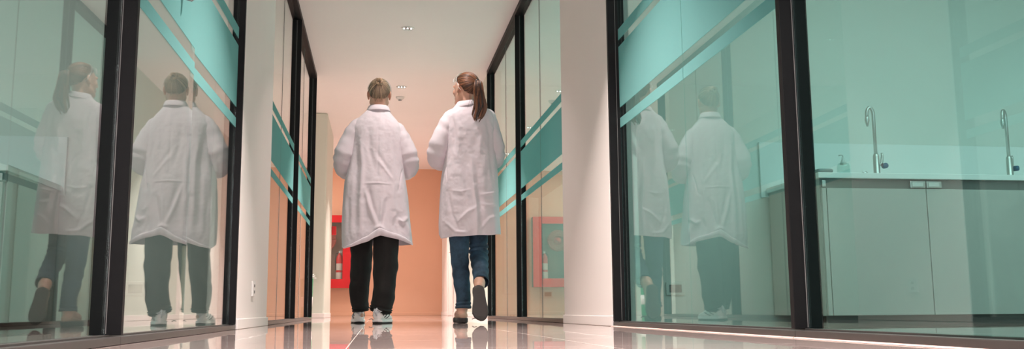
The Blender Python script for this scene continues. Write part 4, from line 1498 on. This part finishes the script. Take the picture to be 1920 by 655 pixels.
def trousers(root, legs, mname, waist, rings, seed, amp=0.0045, freq=11):
    objs = []
    for k, (pts, rad) in enumerate(legs):
        objs.append(cloth_tube('trousers', root, pts, rad, MT[mname], m=130, n=64, amp=amp, freq=freq, seed=seed + 3 * k, rings=rings[k]))
    w_ = cloth_tube('w', root, [(0, 0, 1.06), (0, 0, 0.98), (0, 0, 0.90), (0, 0, 0.84), (0, 0, 0.80)], waist, MT[mname], m=30, n=64, amp=0.003, seed=seed, flat=0.75)
    objs.append(w_)
    join_into(objs[0], objs[1:])
    return objs[0]
trB = trousers(pb, [([(-0.085, 0.0, 0.92), (-0.098, 0.045, 0.74), (-0.110, 0.09, 0.56), (-0.108, 0.145, 0.395), (-0.122, 0.19, 0.22), (-0.112, 0.205, 0.115), (-0.110, 0.208, 0.085)], [0.098, 0.090, 0.078, 0.073, 0.066, 0.058, 0.054]),
                    ([(0.080, 0.0, 0.92), (0.072, -0.02, 0.74), (0.062, -0.04, 0.56), (0.063, -0.06, 0.39), (0.056, -0.072, 0.21), (0.038, -0.066, 0.12), (0.030, -0.058, 0.080)], [0.100, 0.098, 0.090, 0.083, 0.075, 0.073, 0.070])],
               'trousers', [0.125, 0.14, 0.15, 0.15, 0.13], [((0.9, 0.07, 0.005, 90), (0.55, 0.2, 0.003, 40)), ((0.92, 0.07, 0.008, 95), (0.5, 0.2, 0.003, 40))], 2.2)
sneaker(pb, 'shoe', (-0.116, 0.185, 0.001), rot3(0, 0, 0.10), False, sole_m='sneaker', wk=1.12, hk=1.08)
sneaker(pb, 'shoe', (0.006, -0.134, 0.001), rot3(0, 0, -0.32), True, sole_m='sneaker', wk=1.15, hk=1.12)
goggles('clear safety glasses resting on the fair hair of the woman in black trousers', (BX + 0.004, BY, 1.645), Matrix([list(q) for q in (HRb @ rot3(0.12, 0.05, 0))]).to_4x4(), 'clear')
t_ = tag(empty('tablet', (BX + 0.030, BY + 0.345, 1.175)), 'black tablet held in front by the woman in black trousers', 'tablet')
t_.rotation_euler = (0.55, 0.0, 0.25)
MB().box(-0.10, 0.095, -0.005, 0.004, -0.085, 0.10, 0.003).build('body', MT['black'], t_)
MB().box(-0.088, 0.083, 0.0042, 0.005, -0.073, 0.088).build('screen', MT['grey'], t_)

# ================================================================== woman on the right: chestnut ponytail, jeans
rng = np.random.RandomState(23)
CX, CY = 0.647, 6.42
pc = tag(empty('person', (CX, CY, 0)), 'woman in white lab coat and blue jeans walking away, brown hair in a long ponytail', 'person', 'women walking down the corridor')
KC = 1.011
HRc = rot3(0.04, 0.02, 0.66)
HCc = (-0.036, 0.01, 1.640)
JC = dict(head=HCc, headR=HRc, hk=1.0, nk=0.93, neck=(-0.028, -0.008, 1.49), chest=(0, 0, 1.32), waist=(0, 0.0, 1.13), pelvis=(0, 0, 0.95), dark=True, leg=0.70,
          shoulder_l=(-0.142, 0, 1.40), shoulder_r=(0.130, 0, 1.41), elbow_l=(-0.228, 0.035, 1.170), elbow_r=(0.165, 0.035, 1.172),
          wrist_l=(-0.172, 0.200, 1.150), wrist_r=(0.130, 0.200, 1.150),
          hand_l=((0.55, 0.82, 0.05), (0.80, -0.50, 0.1), -1, 0.8), hand_r=((-0.50, 0.85, 0.05), (-0.80, -0.50, 0.1), 1, 0.8),
          hip_l=(-0.085, 0.0, 0.90), knee_l=(-0.083, -0.03, 0.49), ankle_l=(-0.072, -0.095, 0.10), heel_l=(-0.072, -0.115, 0.060), ball_l=(-0.082, 0.02, 0.055), toe_l=(-0.085, 0.07, 0.050),
          hip_r=(0.075, 0, 0.90), knee_r=(0.055, 0.026, 0.505), ankle_r=(0.030, -0.245, 0.265), heel_r=(0.022, -0.292, 0.235), ball_r=(0.033, -0.318, 0.10), toe_r=(0.036, -0.325, 0.05))
bodyC, TC = person_body('body', JC, pc)
HMc = Matrix.Translation(Vector(HCc)) @ Matrix([list(q) for q in HRc]).to_4x4()
focc = (0, -0.96, 0.14)
st = scalp_strands(focc, 640, rng)
hair_build('hair', pc, HMc, st, cap_mesh(focc, 0.995), MT['brown'])
tie = np.array(HMc @ Vector(cap_point(focc, 1.07)))
# hair tie and ponytail
path = [tie, tie + (0.004, -0.020, -0.004), tie + (0.006, -0.036, -0.055), tie + (0.010, -0.036, -0.120), tie + (0.016, -0.032, -0.190), tie + (0.004, -0.028, -0.255), tie + (-0.010, -0.026, -0.310)]
prad = [0.012, 0.022, 0.032, 0.040, 0.048, 0.042, 0.018]
pony = []
C_, R_ = resample(path, prad, 60)
for cl in range(46):           # locks of hair, each waving on its own
    ca_ = rng.uniform(0, 2 * PI); cq = math.sqrt(rng.rand()) * 0.92
    w1, w2, ph = rng.uniform(0.8, 1.7), rng.uniform(0.002, 0.008), rng.uniform(0, 6.3)
    end = rng.uniform(0.84, 1.0) if rng.rand() < 0.85 else rng.uniform(0.62, 0.84)
    tone = float(np.clip(0.38 + 0.26 * rng.randn(), 0.0, 1))
    for k in range(13):
        oa = rng.uniform(0, 2 * PI); oq = rng.uniform(0, 0.0075)
        m = 28
        pts = []
        for t in np.linspace(0, end, m):
            i = t * 59; i0 = int(i); fr = i - i0; i1 = min(59, i0 + 1)
            c = C_[i0] * (1 - fr) + C_[i1] * fr; r_ = R_[i0] * (1 - fr) + R_[i1] * fr
            aa = ca_ + 0.6 * math.sin(t * 3 + ph)
            sp = oq * (0.4 + 0.9 * math.sin(PI * min(1, t / end * 0.97)))
            pts.append(c + np.array([math.cos(aa) * r_ * cq, math.sin(aa) * r_ * cq * 0.55, 0]) + sp * np.array([math.cos(oa), math.sin(oa) * 0.7, 0])
                       + np.array([w2 * math.sin(t * 11 * w1 + ph) * (0.15 + t), w2 * 0.5 * math.cos(t * 9 * w1 + ph), 0]))
        pony.append((pts, [0.0017] * (m - 4) + [0.0013, 0.0010, 0.0007, 0.0003], float(np.clip(tone + 0.16 * rng.randn(), 0, 1))))
for k in range(10):      # stray strands over the shoulder
    s0 = tie + (rng.uniform(-0.05, 0.03), 0.01, -0.05)
    pony.append(([s0, s0 + (rng.normal(0, .01), -0.02, -0.07), s0 + (rng.normal(0, .015), -0.035, -0.15)], [0.0009, 0.0008, 0.0003], 0.2))
hair_build('ponytail', pc, Matrix.Identity(4), pony, None, MT['brown'])
tt = np.array(path[1]) - np.array(path[0]); tt /= np.linalg.norm(tt)
MB().tube([tie + tt * 0.003 - np.array((0, 0, 0.0)), tie + tt * 0.014], [0.0165, 0.0175], 20).build('hair_tie', MT['black'], pc, True)

tabC = [(0.55, -0.217, 0.207, 0.165, 0.18), (0.673, -0.222, 0.200, 0.160, 0.175), (0.82, -0.217, 0.192, 0.150, 0.165), (0.986, -0.208, 0.186, 0.138, 0.150),
        (1.08, -0.192, 0.180, 0.128, 0.14), (1.19, -0.182, 0.176, 0.122, 0.135), (1.34, -0.182, 0.174, 0.120, 0.13), (1.41, -0.176, 0.170, 0.112, 0.12),
        (1.45, -0.160, 0.155, 0.102, 0.105), (1.48, -0.130, 0.122, 0.090, 0.088), (1.505, -0.105, 0.075, 0.078, 0.07), (1.53, -0.092, 0.045, 0.064, 0.055), (1.56, -0.085, 0.03, 0.058, 0.05)]
def hemC(xd, yd):
    back = np.interp(xd * 0.21, [-0.217, 0.207], [0.567, 0.594]) + 0.002 * np.sin(xd * 9)
    w_ = np.clip((yd + 0.3) / 0.5, 0, 1)
    return back * (1 - w_) + 0.615 * w_
ridC = [([(-0.010, 1.12), (0.000, 0.95), (0.020, 0.80), (0.030, 0.585)], 0.010, 0.013),
        ([(0.035, 1.10), (0.040, 0.92), (0.058, 0.78), (0.065, 0.60)], -0.009, 0.018),
        ([(-0.060, 1.12), (-0.050, 0.95), (-0.03, 0.78)], -0.006, 0.02),
        ([(-0.135, 1.42), (-0.125, 1.30), (-0.12, 1.16)], -0.010, 0.014),
        ([(-0.10, 1.38), (-0.09, 1.25), (-0.10, 1.1)], 0.006, 0.016),
        ([(0.10, 1.40), (0.12, 1.28), (0.125, 1.12), (0.15, 0.9)], -0.008, 0.016),
        ([(0.06, 1.30), (0.04, 1.1), (0.05, 0.95)], 0.006, 0.02),
        ([(-0.17, 0.90), (-0.14, 0.72), (-0.10, 0.62)], -0.007, 0.012),
        ([(-0.19, 0.68), (-0.12, 0.61), (-0.04, 0.60)], 0.008, 0.010),
        ([(-0.12, 0.66), (-0.04, 0.74), (0.03, 0.78)], 0.006, 0.010),
        ([(0.05, 0.62), (0.11, 0.70), (0.17, 0.72)], 0.006, 0.010),
        ([(0.055, 0.86), (0.11, 0.87), (0.16, 0.885)], 0.006, 0.007),
        ([(0.06, 0.80), (0.11, 0.79), (0.16, 0.80)], 0.005, 0.009),
        ([(-0.18, 1.08), (-0.175, 1.02), (-0.172, 0.96)], -0.006, 0.005),
        ([(-0.01, 0.90), (-0.08, 0.88), (-0.15, 0.89)], 0.003, 0.007)]
coatC, (VC, thC) = coat_torso('lab_coat', pc, tabC, 1.525, hemC, ridC, KC, 6.7, 0.009)
sleeve(coatC, pc, [(-0.088, 0.0, 1.465), (-0.134, 0.0, 1.425), (-0.184, -0.004, 1.335), (-0.226, -0.008, 1.225), (-0.236, 0.030, 1.152), (-0.210, 0.10, 1.135), (-0.175, 0.18, 1.145)],
       [0.040, 0.060, 0.066, 0.070, 0.070, 0.063, 0.058], 7.7)
sleeve(coatC, pc, [(0.085, 0.0, 1.472), (0.120, 0.0, 1.432), (0.148, -0.004, 1.335), (0.168, -0.008, 1.225), (0.172, 0.030, 1.155), (0.154, 0.10, 1.135), (0.135, 0.18, 1.145)],
       [0.040, 0.060, 0.063, 0.066, 0.066, 0.060, 0.056], 9.9)
collar(pc, coatC, (-0.032, -0.010, 0), 0.062, 0.056, 1.540, 0.012)
for z in (1.30, 1.14, 0.98, 0.82):
    MB().lathe([(0.001, -0.001), (0.008, 0.0), (0.009, 0.002), (0.007, 0.004), (0.001, 0.003)], c=(0.0, float(interp(tabC, z, 4)) + 0.004, z), axis='y', n=16).build('button', MT['white'], coatC, True)
trC = trousers(pc, [([(-0.085, 0.0, 0.92), (-0.090, -0.02, 0.74), (-0.087, -0.04, 0.557), (-0.079, -0.055, 0.377), (-0.064, -0.08, 0.20), (-0.063, -0.088, 0.10)], [0.095, 0.082, 0.067, 0.059, 0.051, 0.051]),
                    ([(0.075, 0.0, 0.92), (0.062, 0.018, 0.74), (0.054, 0.032, 0.57), (0.054, 0.000, 0.462), (0.049, -0.125, 0.365), (0.044, -0.225, 0.276)], [0.095, 0.080, 0.064, 0.060, 0.055, 0.049])],
               'denim', [0.12, 0.135, 0.145, 0.145, 0.13], [((0.95, 0.05, 0.003, 110), (0.62, 0.1, 0.003, 60)), ((0.55, 0.12, 0.006, 70), (0.8, 0.1, 0.004, 60))], 12.2, 0.003, 12)
def ring(parent, nm, c, dirv, r, w_, m):
    c = np.array(c, float); dv = np.array(dirv, float); dv /= np.linalg.norm(dv)
    a = np.cross(dv, (1, 0, 0)); a /= np.linalg.norm(a); b = np.cross(dv, a)
    def circ(rr, h_):
        return [tuple(c + dv * h_ + rr * (math.cos(t) * b + math.sin(t) * a)) for t in np.linspace(0, 2 * PI, 48, endpoint=False)]
    prof = [(r - 0.003, 0), (r + 0.001, -0.0005), (r + 0.0025, 0.002), (r + 0.0025, w_ - 0.002), (r + 0.0005, w_), (r - 0.003, w_)]
    V, F = [], []
    for (rr, h_) in prof:
        V += circ(rr, h_)
    for l in range(len(prof) - 1):
        for k in range(48):
            F.append((l * 48 + k, l * 48 + (k + 1) % 48, (l + 1) * 48 + (k + 1) % 48, (l + 1) * 48 + k))
    o = obj(nm, V, F, MT[m], parent)
    return o
h1 = ring(trC, 'hem', (-0.063, -0.088, 0.098), (0, 0.06, 1), 0.0525, 0.016, 'denimhem')
h2 = ring(trC, 'hem', (0.044, -0.223, 0.270), (0.1, 0.8, 0.6), 0.051, 0.016, 'denimhem')
sh1 = sneaker(pc, 'shoe', (-0.066, -0.150, 0.001), rot3(0, 0, 0.08), False, 'beige', 'soleb', False, 0.78, 0.034, 0.25)
# trailing shoe: heel up, sole towards the back
yv = np.array([0.020, -0.055, -0.215]); yv /= np.linalg.norm(yv)      # heel -> toe
zv = np.array([0, 0.97, -0.24]); zv -= yv * zv.dot(yv); zv /= np.linalg.norm(zv)
xv = np.cross(yv, zv)
sh2 = sneaker(pc, 'shoe', (0.012, -0.330, 0.250), np.stack([xv, yv, zv], 1), True, 'beige', 'soleg', False, 0.62, 0.020, 0.235, 1.14)
goggles('clear safety glasses pushed up on the brown hair of the woman in jeans', (CX + HCc[0], CY + HCc[1], HCc[2]), Matrix([list(q) for q in (HRc @ rot3(-0.12, 0.0, 0))]).to_4x4())
